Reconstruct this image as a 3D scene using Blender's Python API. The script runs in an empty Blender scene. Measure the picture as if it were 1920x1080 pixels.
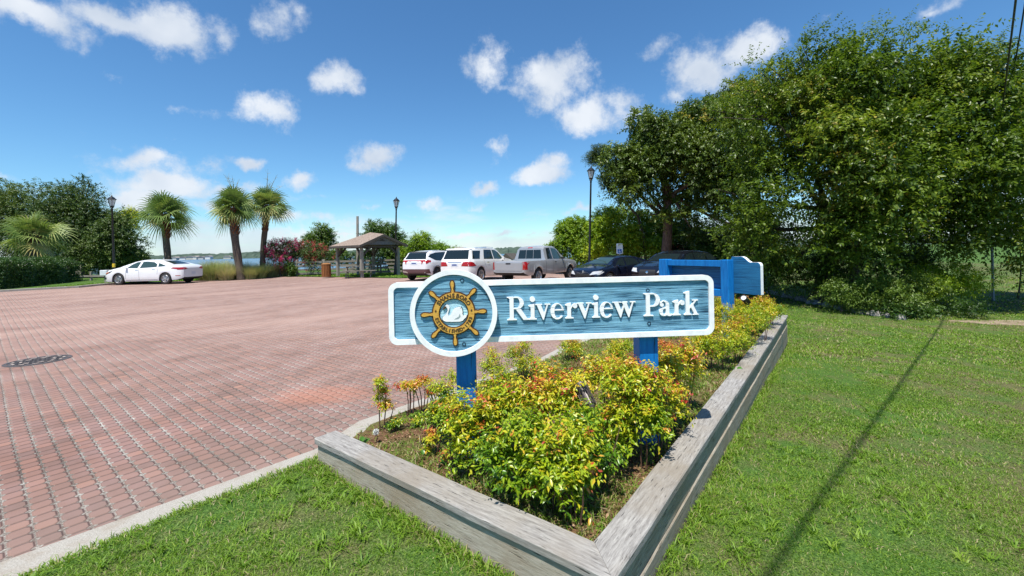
import bpy, math, random
import numpy as np
from mathutils import Vector, Matrix
from mathutils.geometry import delaunay_2d_cdt
from mathutils.bvhtree import BVHTree

# ---------------------------------------------------------------- camera, world, sun, exposure
SC = bpy.context.scene
COL = SC.collection
EYE = 1.55
FOC = 800.0                     # focal length in photo pixels (1920 wide)
ROLL = math.radians(1.2)
CR, SR = math.cos(ROLL), math.sin(ROLL)
cam_d = bpy.data.cameras.new('camera'); cam = bpy.data.objects.new('camera', cam_d); COL.objects.link(cam)
cam_d.sensor_width = 36; cam_d.lens = 36 * FOC / 1920; cam_d.shift_y = -69.5 / 1920
cam_d.clip_end = 6000; cam_d.clip_start = .05
cam.matrix_world = Matrix(((CR, SR, 0, 0), (0, 0, -1, 0), (-SR, CR, 0, EYE), (0, 0, 0, 1)))
SC.camera = cam

SUN_BEAR, SUN_EL = math.radians(199), math.radians(68)
SUNV = Vector((math.sin(SUN_BEAR) * math.cos(SUN_EL), math.cos(SUN_BEAR) * math.cos(SUN_EL), math.sin(SUN_EL)))
sd = bpy.data.lights.new('sun', 'SUN'); sun = bpy.data.objects.new('sun', sd); COL.objects.link(sun)
sd.energy = 4.6; sd.angle = math.radians(.53); sd.color = (1, .955, .88)
sun.rotation_euler = SUNV.to_track_quat('Z', 'Y').to_euler(); sun.location = SUNV * 60
SC.view_settings.view_transform = 'Standard'; SC.view_settings.look = 'None'
SC.view_settings.exposure = 0.60; SC.view_settings.gamma = 1
SC.cycles.max_bounces = 6; SC.cycles.transparent_max_bounces = 6; SC.cycles.diffuse_bounces = 3

def at(px, py, Y):
    dx, dy = px - 960, 470.5 - py
    return Vector(((dx * CR + dy * SR) / FOC * Y, Y, EYE + (-dx * SR + dy * CR) / FOC * Y))
def dirv(px, py):
    p = at(px, py, 1.0); p.z -= EYE
    return p.normalized()

class NT:
    """tiny node-tree helper"""
    def __init__(s, tree): s.t = tree; s.n = tree.nodes; s.l = tree.links
    def __call__(s, typ, ins=None, **kw):
        n = s.n.new(typ)
        for k, v in kw.items(): setattr(n, k, v)
        for k, v in (ins or {}).items():
            if hasattr(v, 'links') or hasattr(v, 'is_linked'): s.l.new(v, n.inputs[k])
            else: n.inputs[k].default_value = v
        return n
    def math(s, op, a, b=0.0, c=None, clamp=False):
        i = {0: a, 1: b}
        if c is not None: i[2] = c
        return s('ShaderNodeMath', i, operation=op, use_clamp=clamp).outputs[0]
    def ramp(s, fac, stops, interp='LINEAR'):
        n = s('ShaderNodeValToRGB', {0: fac}); cr = n.color_ramp; cr.interpolation = interp
        while len(cr.elements) < len(stops): cr.elements.new(.5)
        for e, (p, c) in zip(cr.elements, stops):
            e.position = p; e.color = (*c, 1) if len(c) == 3 else c
        return n.outputs[0]
    def mix(s, f, a, b, bt='MIX'):
        n = s('ShaderNodeMix', data_type='RGBA', blend_type=bt)
        for k, v in ((0, f), (6, a), (7, b)):
            if hasattr(v, 'is_linked'): s.l.new(v, n.inputs[k])
            else: n.inputs[k].default_value = v if k == 0 else ((*v, 1) if len(v) == 3 else v)
        return n.outputs[2]
    def noise(s, vec, scale, detail=3, rough=.55, dim='3D', out=0, dist=0):
        n = s('ShaderNodeTexNoise', {'Scale': scale, 'Detail': detail, 'Roughness': rough, 'Distortion': dist}, noise_dimensions=dim)
        if vec is not None: s.l.new(vec, n.inputs['Vector'])
        return n.outputs[out]

world = bpy.data.worlds.new('World'); SC.world = world; world.use_nodes = True
w = NT(world.node_tree); w.n.clear()
sky = w('ShaderNodeTexSky', sky_type='NISHITA', sun_disc=False, sun_elevation=SUN_EL, sun_rotation=SUN_BEAR,
        altitude=0, air_density=1.0, dust_density=.12, ozone_density=3.2)
tc = w('ShaderNodeTexCoord').outputs['Generated']
# clouds: soft lumps at fixed compass directions and heights, broken up by noise
CL = [  # px, py, half width, half height, strength
 (60,12,105,34,.9),(210,22,100,34,1),(330,42,105,46,1.05),(420,60,45,40,.8),(150,55,50,30,.5),(500,38,45,42,.5),(560,20,22,20,.3),
 (512,195,54,42,1.0),(520,170,26,20,.5),(637,152,56,36,.85),(720,292,52,36,1.0),(735,272,24,20,.6),(690,312,32,15,.6),
 (918,125,50,42,.85),(1035,148,78,52,1.0),(1060,125,45,34,.6),(960,165,34,22,.5),(1218,88,26,18,.4),
 (1320,135,75,48,1.0),(1400,92,70,42,1.0),(1270,185,38,28,.55),(1545,30,36,18,.35),(1770,12,40,18,.42),
 (1100,222,52,40,1.0),(1160,190,44,36,.7),(1190,212,30,20,.45),(930,276,27,24,.8),(928,296,16,14,.3),
 (1010,325,52,22,.95),(1046,300,30,20,.6),(906,348,28,12,.75),(895,382,32,11,.55),(806,382,26,13,.5),(860,368,22,8,.3),
 (285,300,110,34,.75),(330,352,110,26,.85),(430,352,70,14,.6),(300,292,66,24,.95),(350,278,20,10,.4),(330,340,75,28,1.0),(250,372,50,22,.9),(215,262,55,18,.42),(340,255,40,12,.35),(350,205,34,12,.35),(205,135,22,14,.25),
 (462,305,32,16,.8),(560,343,36,16,.75),(10,336,36,20,.75),(120,420,80,20,.6),(400,385,60,22,.7),(20,380,60,16,.5),
 (870,437,60,9,.85),(940,440,50,8,.6),(790,440,40,8,.5),(1000,442,50,7,.4),(620,418,90,16,.62),(540,410,60,16,.6),(560,445,90,14,.6),(720,415,50,8,.4),(1880,185,40,24,.6),(1850,320,60,20,.5)]
CL += [(90,455,60,10,.6),(390,300,40,16,.5),(660,440,60,8,.6),(1080,395,40,9,.4),(980,415,60,8,.4),(700,385,34,8,.4),(600,375,40,8,.4),(770,405,30,8,.4)]
acc = None
nz1 = w.noise(tc, 3.2, 5, .62, out=1); 
off = w('ShaderNodeVectorMath', {0: nz1, 1: (.5, .5, .5)}, operation='SUBTRACT').outputs[0]
off = w('ShaderNodeVectorMath', {0: off, 'Scale': .07}, operation='SCALE').outputs[0]
nz2 = w.noise(tc, 14, 6, .66, out=1)
off2 = w('ShaderNodeVectorMath', {0: nz2, 1: (.5, .5, .5)}, operation='SUBTRACT').outputs[0]
off2 = w('ShaderNodeVectorMath', {0: off2, 'Scale': .055}, operation='SCALE').outputs[0]
wv = w('ShaderNodeVectorMath', {0: tc, 1: off}, operation='ADD').outputs[0]
wv = w('ShaderNodeVectorMath', {0: wv, 1: off2}, operation='ADD').outputs[0]
for (px, py, rx, ry, st) in CL:
    d = dirv(px, py); rx, ry = rx * 1.12, ry * 1.12
    k = d.y                                    # radians per pixel shrink away from the middle of the view
    ax, az = FOC / (rx * k * (k + .12)), FOC / (ry * k)
    s1 = w('ShaderNodeVectorMath', {0: wv, 1: tuple(d)}, operation='SUBTRACT').outputs[0]
    s2 = w('ShaderNodeVectorMath', {0: s1, 1: (ax, ax * .8, az)}, operation='MULTIPLY').outputs[0]
    ln = w('ShaderNodeVectorMath', {0: s2}, operation='LENGTH').outputs['Value']
    b = w.math('MULTIPLY_ADD', ln, -st, st)
    acc = b if acc is None else w.math('SMOOTH_MAX', acc, b, .25)
nz3 = w.noise(tc, 9, 8, .68)
dens = w.math('MULTIPLY_ADD', w.math('SUBTRACT', nz3, .5), 2.1, acc)
cmask = w('ShaderNodeMapRange', {0: dens, 1: .04, 2: .74, 3: 0, 4: .94}, interpolation_type='SMOOTHSTEP').outputs[0]
sep = w('ShaderNodeSeparateXYZ', {0: tc})
# low bank of broken cloud along the horizon
stretch = w('ShaderNodeVectorMath', {0: tc, 1: (1, 1, 4.2)}, operation='MULTIPLY').outputs[0]
nb = w.noise(stretch, 5.5, 7, .6)
band = w('ShaderNodeMapRange', {0: sep.outputs[2], 1: .01, 2: .16, 3: .34, 4: -.30}, interpolation_type='LINEAR').outputs[0]
bank = w('ShaderNodeMapRange', {0: w.math('ADD', nb, band), 1: .50, 2: .84, 3: 0, 4: .74}, interpolation_type='SMOOTHSTEP').outputs[0]
cm = w.math('MAXIMUM', cmask, bank)
nc = w.noise(tc, 7, 4, .5)
ccol = w.ramp(nc, [(.3, (3.7, 4.3, 5.2)), (.62, (5.9, 6.2, 6.6))])
hs = w('ShaderNodeHueSaturation', {'Saturation': 1.1, 'Value': 1.05, 'Color': sky.outputs[0]}).outputs[0]
hs = w.mix(1.0, hs, (.66, .90, 1.0), 'MULTIPLY')
skyc = w.mix(cm, hs, ccol)
bg = w('ShaderNodeBackground', {0: skyc, 1: .1})
out = w('ShaderNodeOutputWorld', {0: bg.outputs[0]})
world.cycles.sampling_method = 'MANUAL'; world.cycles.sample_map_resolution = 512

# ---------------------------------------------------------------- tagging and mesh helpers
def tag(o, label=None, cat=None, group=None, kind=None):
    if label: o['label'] = label
    if cat: o['category'] = cat
    if group: o['group'] = group
    if kind: o['kind'] = kind
    return o
def thing(name, label, cat, loc=(0, 0, 0), rz=0, group=None):
    o = bpy.data.objects.new(name, None); COL.objects.link(o); o.empty_display_size = .1
    o.location = loc; o.rotation_euler = (0, 0, rz)
    return tag(o, label, cat, group)
def link(name, me, parent=None, loc=None, rot=None):
    o = bpy.data.objects.new(name, me); COL.objects.link(o)
    if parent: o.parent = parent
    if loc is not None: o.location = loc
    if rot is not None: o.rotation_euler = rot
    return o
def copy_tree(o, parent=None):
    c = o.copy(); COL.objects.link(c)
    if parent: c.parent = parent
    for ch in list(o.children): copy_tree(ch, c)
    return c

class MB:
    def __init__(s): s.v = []; s.f = []
    def add(s, vs, fs):
        b = len(s.v); s.v += [tuple(p) for p in vs]; s.f += [tuple(i + b for i in f) for f in fs]; return s
    def box(s, x0, x1, y0, y1, z0, z1, M=None, ch=0):
        if ch:
            c = ch; vs = []
            for (z, i) in ((z0, c), (z0 + c, 0), (z1 - c, 0), (z1, c)):
                vs += [(x0 + i + c, y0 + i, z), (x1 - i - c, y0 + i, z), (x1 - i, y0 + i + c, z), (x1 - i, y1 - i - c, z),
                       (x1 - i - c, y1 - i, z), (x0 + i + c, y1 - i, z), (x0 + i, y1 - i - c, z), (x0 + i, y0 + i + c, z)]
            fs = [tuple(range(7, -1, -1)), tuple(range(24, 32))]
            for r in range(3):
                for k in range(8): fs.append((r * 8 + k, r * 8 + (k + 1) % 8, r * 8 + 8 + (k + 1) % 8, r * 8 + 8 + k))
        else:
            vs = [(x, y, z) for z in (z0, z1) for (x, y) in ((x0, y0), (x1, y0), (x1, y1), (x0, y1))]
            fs = [(3, 2, 1, 0), (4, 5, 6, 7), (0, 1, 5, 4), (1, 2, 6, 5), (2, 3, 7, 6), (3, 0, 4, 7)]
        if M is not None: vs = [M @ Vector(p) for p in vs]
        return s.add(vs, fs)
    def bar(s, a, b, wx, wz, up=(0, 0, 1)):
        a, b = Vector(a), Vector(b); d = b - a; L = d.length; d.normalize()
        sx = d.cross(Vector(up))
        if sx.length < 1e-4: sx = d.cross(Vector((0, 1, 0)))
        sx.normalize(); sz = sx.cross(d)
        M = Matrix((sx, d, sz)).transposed().to_4x4(); M.translation = a
        return s.box(-wx / 2, wx / 2, 0, L, -wz / 2, wz / 2, M)
    def tube(s, pts, rad, n=8, cap=True):
        pts = [Vector(p) for p in pts]
        if not hasattr(rad, '__len__'): rad = [rad] * len(pts)
        vs = []; pu = None
        for i, p in enumerate(pts):
            t = (pts[min(i + 1, len(pts) - 1)] - pts[max(i - 1, 0)]).normalized()
            if pu is None:
                pu = t.cross(Vector((0, 0, 1)) if abs(t.z) < .9 else Vector((1, 0, 0))).normalized()
            pu = (pu - t * pu.dot(t)).normalized(); q = t.cross(pu)
            for k in range(n):
                a = 2 * math.pi * k / n
                vs.append(p + (pu * math.cos(a) + q * math.sin(a)) * rad[i])
        fs = [(i * n + k, i * n + (k + 1) % n, (i + 1) * n + (k + 1) % n, (i + 1) * n + k) for i in range(len(pts) - 1) for k in range(n)]
        if cap: fs += [tuple(range(n - 1, -1, -1)), tuple((len(pts) - 1) * n + k for k in range(n))]
        return s.add(vs, fs)
    def lathe(s, prof, n=16, M=None):      # prof: (r, z) from bottom to top, about z
        vs = [(r * math.cos(2 * math.pi * k / n), r * math.sin(2 * math.pi * k / n), z) for (r, z) in prof for k in range(n)]
        fs = [(i * n + k, i * n + (k + 1) % n, (i + 1) * n + (k + 1) % n, (i + 1) * n + k) for i in range(len(prof) - 1) for k in range(n)]
        fs += [tuple(range(n - 1, -1, -1)), tuple((len(prof) - 1) * n + k for k in range(n))]
        if M is not None: vs = [M @ Vector(p) for p in vs]
        return s.add(vs, fs)
    def prism(s, poly, d0, d1, M=None):     # poly in (x, z), extruded along y from d0 (front) to d1
        n = len(poly)
        vs = [(x, d0, z) for x, z in poly] + [(x, d1, z) for x, z in poly]
        fs = [tuple(range(n)), tuple(range(2 * n - 1, n - 1, -1))] + [(k, k + n, (k + 1) % n + n, (k + 1) % n) for k in range(n)]
        if M is not None: vs = [M @ Vector(p) for p in vs]
        return s.add(vs, fs)
    def ring(s, outer, inner, d0, d1, M=None):   # two loops with equal counts, in (x, z)
        n = len(outer); P = []
        for lp, y in ((outer, d0), (inner, d0), (outer, d1), (inner, d1)): P += [(x, y, z) for x, z in lp]
        fs = []
        for k in range(n):
            j = (k + 1) % n
            fs += [(k, j, n + j, n + k), (2 * n + j, 2 * n + k, 3 * n + k, 3 * n + j), (j, k, 2 * n + k, 2 * n + j), (n + k, n + j, 3 * n + j, 3 * n + k)]
        if M is not None: P = [M @ Vector(p) for p in P]
        return s.add(P, fs)
    def mesh(s, name, mat=None, smooth=None):
        me = bpy.data.meshes.new(name); me.from_pydata([tuple(p) for p in s.v], [], s.f)
        if mat: me.materials.append(mat)
        import bmesh
        bm = bmesh.new(); bm.from_mesh(me); bmesh.ops.recalc_face_normals(bm, faces=bm.faces); bm.to_mesh(me); bm.free()
        if smooth is not None:
            me.polygons.foreach_set('use_smooth', [True] * len(me.polygons)); me.set_sharp_from_angle(angle=math.radians(smooth))
        me.update(); return me
    def build(s, name, mat, parent=None, loc=None, rot=None, smooth=None):
        return link(name, s.mesh(name, mat, smooth), parent, loc, rot)

def tri_mesh(name, V, T, mat, tint=None, smooth=False):
    """fast triangle mesh from numpy arrays"""
    me = bpy.data.meshes.new(name)
    V = np.ascontiguousarray(V, np.float32).reshape(-1, 3); T = np.ascontiguousarray(T, np.int32).reshape(-1, 3)
    me.vertices.add(len(V)); me.vertices.foreach_set('co', V.ravel())
    me.loops.add(T.size); me.loops.foreach_set('vertex_index', T.ravel())
    me.polygons.add(len(T)); me.polygons.foreach_set('loop_start', np.arange(0, T.size, 3, dtype=np.int32))
    if tint is not None:
        at_ = me.attributes.new('tint', 'FLOAT', 'POINT'); at_.data.foreach_set('value', np.ascontiguousarray(tint, np.float32))
    me.materials.append(mat)
    me.update(calc_edges=True)
    if smooth: me.polygons.foreach_set('use_smooth', [True] * len(me.polygons))
    return me

def unit(a): return a / np.maximum(np.linalg.norm(a, axis=-1, keepdims=True), 1e-9)
def leaf_mesh(name, P, D, N, L, W, tint, mat, fold=.15, fine=False, curl=.12):
    P, D, N = (np.asarray(a, float).reshape(-1, 3) for a in (P, D, N)); n = len(P)
    L = np.broadcast_to(L, n)[:, None]; W = np.broadcast_to(W, n)[:, None]
    D = unit(D); S = unit(np.cross(N, D)); N = np.cross(D, S)
    if not fine:
        V = np.stack([P, P + D * L * .42 + S * W * .5 + N * W * fold, P + D * L - N * L * curl, P + D * L * .42 - S * W * .5 + N * W * fold], 1)
        T = np.array([[0, 1, 2], [0, 2, 3]])
    else:
        c1 = P + D * L * .32 - N * L * curl * .1; c2 = P + D * L * .66 - N * L * curl * .45
        V = np.stack([P, c1 + S * W * .46 + N * W * fold, c2 + S * W * .4 + N * W * fold, P + D * L - N * L * curl * 1.2,
                      c2 - S * W * .4 + N * W * fold, c1 - S * W * .46 + N * W * fold, c1, c2], 1)
        T = np.array([[0, 1, 6], [6, 1, 2], [6, 2, 7], [7, 2, 3], [0, 6, 5], [6, 4, 5], [6, 7, 4], [7, 3, 4]])
    m = V.shape[1]
    T = (T[None] + (np.arange(n) * m)[:, None, None]).reshape(-1, 3)
    return tri_mesh(name, V.reshape(-1, 3), T, mat, np.repeat(tint, m))

def sprigs(rng, O, A, S, n, L, W, tint, droop=.25, ldroop=.25, spread=.9, upn=1.0, lv=.25):
    """leaves set alternately along drooping shoots"""
    m = len(O); S = np.broadcast_to(S, m)
    t = np.linspace(.08, 1, n)[None, :, None] + rng.normal(0, .02, (m, n, 1))
    dn = np.array([0, 0, -1.0])
    pos = O[:, None] + A[:, None] * S[:, None, None] * t + dn * droop * S[:, None, None] * t ** 2
    T = A[:, None] + dn * 2 * droop * t
    B = unit(np.cross(A, rng.normal(0, 1, (m, 3))))[:, None]; C = np.cross(A[:, None], B)
    ph = rng.normal(0, .6, (m, n, 1)) + (np.arange(n) % 2)[None, :, None] * math.pi
    side = B * np.cos(ph) + C * np.sin(ph)
    D = T * .45 + side * spread + dn * ldroop + rng.normal(0, .22, (m, n, 3))
    N = np.array([0, 0, 1.0]) * upn + rng.normal(0, .45, (m, n, 3)) - .25 * side
    sc = (1 - .35 * t[..., 0]) * rng.uniform(1 - lv, 1 + lv, (m, n))
    tt = np.broadcast_to(tint, m)[:, None] + rng.normal(0, .09, (m, n)) + .06 * (t[..., 0] - .5)
    return pos.reshape(-1, 3), D.reshape(-1, 3), N.reshape(-1, 3), (L * sc).ravel(), (W * sc).ravel(), np.clip(tt, 0, 1).ravel()

def sheet(name, poly, zf, step, mat, kind='structure', smooth=True):
    """a polygon filled with a triangle grid that follows zf(x, y)"""
    pts = []; n = len(poly)
    for i in range(n):
        a, b = Vector(poly[i]), Vector(poly[(i + 1) % n]); k = max(1, int((b - a).length / step))
        pts += [a.lerp(b, j / k) for j in range(k)]
    nb_ = len(pts)
    xs = [p[0] for p in poly]; ys = [p[1] for p in poly]
    P = np.array([(p.x, p.y) for p in pts]); Q = np.roll(P, -1, 0)
    gx, gy = np.meshgrid(np.arange(min(xs) + step * .37, max(xs), step), np.arange(min(ys) + step * .41, max(ys), step))
    G = np.stack([gx.ravel(), gy.ravel()], 1)
    ins = np.zeros(len(G), bool); dmin = np.full(len(G), 1e9)
    for (x0, y0), (x1, y1) in zip(P, Q):
        c = ((y0 > G[:, 1]) != (y1 > G[:, 1]))
        with np.errstate(all='ignore'): xi = (x1 - x0) * (G[:, 1] - y0) / (y1 - y0 if y1 != y0 else 1e-9) + x0
        ins ^= c & (G[:, 0] < xi)
        dmin = np.minimum(dmin, np.hypot(G[:, 0] - x0, G[:, 1] - y0))
    G = G[ins & (dmin > step * .4)]
    allp = [Vector(p) for p in np.vstack([P, G])]
    r = delaunay_2d_cdt(allp, [(i, (i + 1) % nb_) for i in range(nb_)], [], 1, 1e-6)
    V = [(p.x, p.y, zf(p.x, p.y)) for p in r[0]]
    me = bpy.data.meshes.new(name); me.from_pydata(V, [], [tuple(f) for f in r[2]]); me.materials.append(mat)
    import bmesh
    bm = bmesh.new(); bm.from_mesh(me)
    for f in bm.faces:
        if f.normal.z < 0: f.normal_flip()
    bm.to_mesh(me); bm.free()
    if smooth: me.polygons.foreach_set('use_smooth', [True] * len(me.polygons))
    o = link(name, me)
    if kind: o['kind'] = kind
    return o

# ---------------------------------------------------------------- materials
MATS = {}
def newmat(name):
    m = bpy.data.materials.new(name); m.use_nodes = True; t = NT(m.node_tree); t.n.clear(); MATS[name] = m
    return m, t
def finish(t, col, rough=.6, metal=0, spec=.5, bump=None, bstr=.3, bdist=.01, coat=0, extra=None, **kw):
    b = t('ShaderNodeBsdfPrincipled')
    def put(k, v):
        if hasattr(v, 'is_linked'): t.l.new(v, b.inputs[k])
        else: b.inputs[k].default_value = (*v, 1) if isinstance(v, tuple) and len(v) == 3 else v
    put('Base Color', col); put('Roughness', rough); put('Metallic', metal); put('Specular IOR Level', spec); put('Coat Weight', coat)
    for k, v in kw.items(): put(k.replace('_', ' '), v)
    if bump is not None:
        bn = t('ShaderNodeBump', {'Strength': bstr, 'Distance': bdist, 'Height': bump}); t.l.new(bn.outputs[0], b.inputs['Normal'])
    t('ShaderNodeOutputMaterial', {0: b.outputs[0]})
    return b
def mat_noise(name, cols, scale=5, rough=.7, stretch=(1, 1, 1), detail=5, bstr=.3, bdist=.005, coord='Object', metal=0, spec=.4, coat=0, s2=None):
    m, t = newmat(name)
    c = t('ShaderNodeTexCoord').outputs[coord]
    v = t('ShaderNodeVectorMath', {0: c, 1: stretch}, operation='MULTIPLY').outputs[0]
    n = t.noise(v, scale, detail, .62)
    k = len(cols); col = t.ramp(n, [(.28 + .44 * i / max(1, k - 1), cc) for i, cc in enumerate(cols)])
    if s2:
        n2 = t.noise(c, s2[0], 4, .6); col = t.mix(t('ShaderNodeMapRange', {0: n2, 1: .42, 2: .68, 3: 0, 4: s2[2]}).outputs[0], col, s2[1])
    finish(t, col, rough, metal, spec, n, bstr, bdist, coat)
    return m
def mat_leaf(name, stops, rough=.45, trans=.3, spec=.4, tcol=1.25):
    m, t = newmat(name)
    a = t('ShaderNodeAttribute', attribute_name='tint').outputs['Fac']
    col = t.ramp(a, stops)
    b = t('ShaderNodeBsdfPrincipled', {'Roughness': rough, 'Specular IOR Level': spec, 'Base Color': col})
    tr = t('ShaderNodeBsdfTranslucent', {0: t.mix(1.0, col, (tcol, tcol * 1.05, tcol * .55), 'MULTIPLY')})
    mx = t('ShaderNodeMixShader', {0: trans, 1: b.outputs[0], 2: tr.outputs[0]})
    t('ShaderNodeOutputMaterial', {0: mx.outputs[0]})
    return m
def mat_plain(name, col, rough=.5, metal=0, spec=.5, coat=0, **kw):
    m, t = newmat(name)
    c = t('ShaderNodeTexCoord').outputs['Object']; n = t.noise(c, 18, 4, .6)
    f = t.ramp(n, [(.3, tuple(x * .86 for x in col)), (.7, tuple(min(1, x * 1.08) for x in col))])
    finish(t, f, rough, metal, spec, n, .05, .002, coat, **kw)
    return m
# ---------------------------------------------------------------- ground heights
NX, NY = .389, 1.745                     # near corner of the planter
UX, UY, VX, VY = .6025, .798, -.798, .6025    # u runs along the long wall, v along the short wall
WALL = .19                               # top of the timber wall
def uv(x, y): return (x - NX) * UX + (y - NY) * UY, (x - NX) * VX + (y - NY) * VY
def pos(a, b): return NX + a * UX + b * VX, NY + a * UY + b * VY
def clampf(x, a, b): return a if x < a else b if x > b else x
def gz(x, y):                            # lawn in front of and to the right of the planter, falling away
    a, b = uv(x, y); a = clampf(a, 0, 14); b = clampf(b, -5, 2.36)
    far = clampf((y - 16) / 20, 0, 1)
    return (-.075 - .039 * a + .032 * b) * (1 - .35 * far) + .012 * math.sin(x * 1.7 + y) * math.sin(y * 1.3 - x * .6)
def lotz(x, y): return -.03 * clampf(x - 2, 0, 8) * clampf((y - 10) / 6, 0, 1)
CURB_IN = [(-7.4, -3.3), (-5.0, -.55), (-2.67, 2.198), (-1.605, 3.40), (-1.46, 3.95), (.366, 6.122), (.80, 6.9), (1.6, 7.95), (5.2, 12.6), (10.0, 18.6), (14.5, 24.5)]
LOT = CURB_IN + [(14.5, 31), (5, 29.5), (-1.5, 27.4), (-6.95, 26.4), (-12, 29.2), (-15.3, 30.8), (-16.6, 31.3), (-17.4, 31.2), (-19.3, 29.3), (-20.9, 28.2), (-23.0, 27.6),
              (-24.6, 26.6), (-24.5, 25.2), (-24.2, 23.8), (-26.1, 21.7), (-30.5, 17), (-44, 2), (-44, -8)]

# ---- materials of the setting
def m_pavers():
    m, t = newmat('brick_pavers')
    c = t('ShaderNodeTexCoord').outputs['Object']
    rot = t('ShaderNodeVectorRotate', {0: c, 'Angle': math.radians(-51.5)}, rotation_type='Z_AXIS').outputs[0]
    wob = t.noise(c, .45, 2, .5, out=1)
    wob = t('ShaderNodeVectorMath', {0: wob, 'Scale': .05}, operation='SCALE').outputs[0]
    q = t('ShaderNodeVectorMath', {0: rot, 1: wob}, operation='ADD').outputs[0]
    q = t('ShaderNodeVectorMath', {0: q, 'Scale': 1 / .106}, operation='SCALE').outputs[0]
    s = t('ShaderNodeSeparateXYZ', {0: q})
    fx, fy = t.math('FRACT', s.outputs[0]), t.math('FRACT', s.outputs[1])
    ax = t.math('ABSOLUTE', t.math('SUBTRACT', fx, .5)); ay = t.math('ABSOLUTE', t.math('SUBTRACT', fy, .5))
    fl = t('ShaderNodeVectorMath', {0: q}, operation='FLOOR').outputs[0]
    rnd = t('ShaderNodeTexWhiteNoise', {0: fl}, noise_dimensions='2D').outputs[0]
    # octagonal block: narrow joint along one side, wide grit joint across, grit-filled corner gaps
    dx = t.math('SUBTRACT', .470, ax); dy = t.math('SUBTRACT', .478, ay)
    dc = t.math('MULTIPLY', t.math('SUBTRACT', .765, t.math('ADD', ax, ay)), .72)
    side = t.math('MINIMUM', dx, dc); edge = t.math('MINIMUM', side, dy)
    fine = t.noise(c, 420, 2, .6); mid = t.noise(c, 34, 4, .6); big = t.noise(c, .33, 4, .6); big2 = t.noise(c, 1.7, 4, .65)
    block = t('ShaderNodeMapRange', {0: t.math('MULTIPLY_ADD', t.math('SUBTRACT', mid, .5), .035, edge), 1: -.012, 2: .022, 3: 0, 4: 1}, interpolation_type='SMOOTHSTEP').outputs[0]
    brick = t.ramp(rnd, [(0, (.135, .078, .064)), (.3, (.170, .091, .072)), (.65, (.200, .103, .079)), (.95, (.235, .117, .086)), (1, (.30, .150, .105))])
    brick = t.mix(t('ShaderNodeMapRange', {0: big2, 1: .4, 2: .62, 3: 0, 4: .6}).outputs[0], brick, (.27, .165, .15))
    brick = t.mix(t('ShaderNodeMapRange', {0: fine, 1: .35, 2: .75, 3: 0, 4: .34}).outputs[0], brick, (.36, .255, .21))
    grit = t.mix(t('ShaderNodeMapRange', {0: t.math('ADD', t.math('MULTIPLY', t.noise(c, 70, 3, .7), .6), t.math('MULTIPLY', big2, .4)), 1: .45, 2: .63, 3: 0, 4: 1}).outputs[0], (.055, .045, .035), (.50, .49, .43))
    dark = (.085, .060, .048)
    # grit colour sits in the wide joints and corners; the narrow joint is dark
    wide = t('ShaderNodeMapRange', {0: t.math('SUBTRACT', side, dy), 1: -.012, 2: .012, 3: 1, 4: 0}).outputs[0]
    joint = t.mix(wide, dark, grit)
    col = t.mix(block, joint, brick)
    # traffic dust: pale streaks running with the drive, and stained patches
    st = t('ShaderNodeVectorMath', {0: rot, 1: (.12, .5, 1)}, operation='MULTIPLY').outputs[0]
    dn = t.noise(st, 1.1, 4, .6)
    dust = t('ShaderNodeMapRange', {0: dn, 1: .36, 2: .68, 3: .18, 4: .70}).outputs[0]
    far_ = t('ShaderNodeMapRange', {0: t('ShaderNodeSeparateXYZ', {0: c}).outputs[1], 1: 3.5, 2: 9.0, 3: .1, 4: 1}).outputs[0]
    dust = t.math('MULTIPLY', dust, far_)
    col = t.mix(dust, col, (.44, .30, .245))
    # the strip of paving by the curb is filled with pale grit
    px_ = t('ShaderNodeSeparateXYZ', {0: c})
    dcur = t.math('ADD', t.math('MULTIPLY', t.math('ADD', px_.outputs[0], 1.6), -.77), t.math('MULTIPLY', t.math('SUBTRACT', px_.outputs[1], 3.4), .62))
    dcur = t.math('MULTIPLY_ADD', t.math('SUBTRACT', big2, .5), 1.1, dcur)
    nearc = t('ShaderNodeMapRange', {0: dcur, 1: .1, 2: 1.3, 3: .32, 4: 0}).outputs[0]
    col = t.mix(nearc, col, (.25, .19, .155))
    # an orange-stained patch
    pv = t('ShaderNodeVectorMath', {0: c, 1: (-2.15, 4.72, 0)}, operation='SUBTRACT').outputs[0]
    pl = t('ShaderNodeVectorMath', {0: t('ShaderNodeVectorMath', {0: pv, 1: (1.5, 2.6, 0)}, operation='MULTIPLY').outputs[0]}, operation='LENGTH').outputs['Value']
    pm = t('ShaderNodeMapRange', {0: t.math('MULTIPLY_ADD', t.math('SUBTRACT', mid, .5), 1.2, pl), 1: .35, 2: 1.1, 3: .5, 4: 0}, interpolation_type='SMOOTHSTEP').outputs[0]
    col = t.mix(pm, col, (.42, .18, .115))
    h = t.math('ADD', t.math('MULTIPLY', t('ShaderNodeMapRange', {0: edge, 1: -.02, 2: .12, 3: 0, 4: 1}, interpolation_type='SMOOTHERSTEP').outputs[0], 1.0), t.math('MULTIPLY', fine, .12))
    h = t.math('ADD', h, t.math('MULTIPLY', rnd, .14))
    finish(t, col, .88, 0, .25, h, 1.0, .010)
    return m
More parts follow.
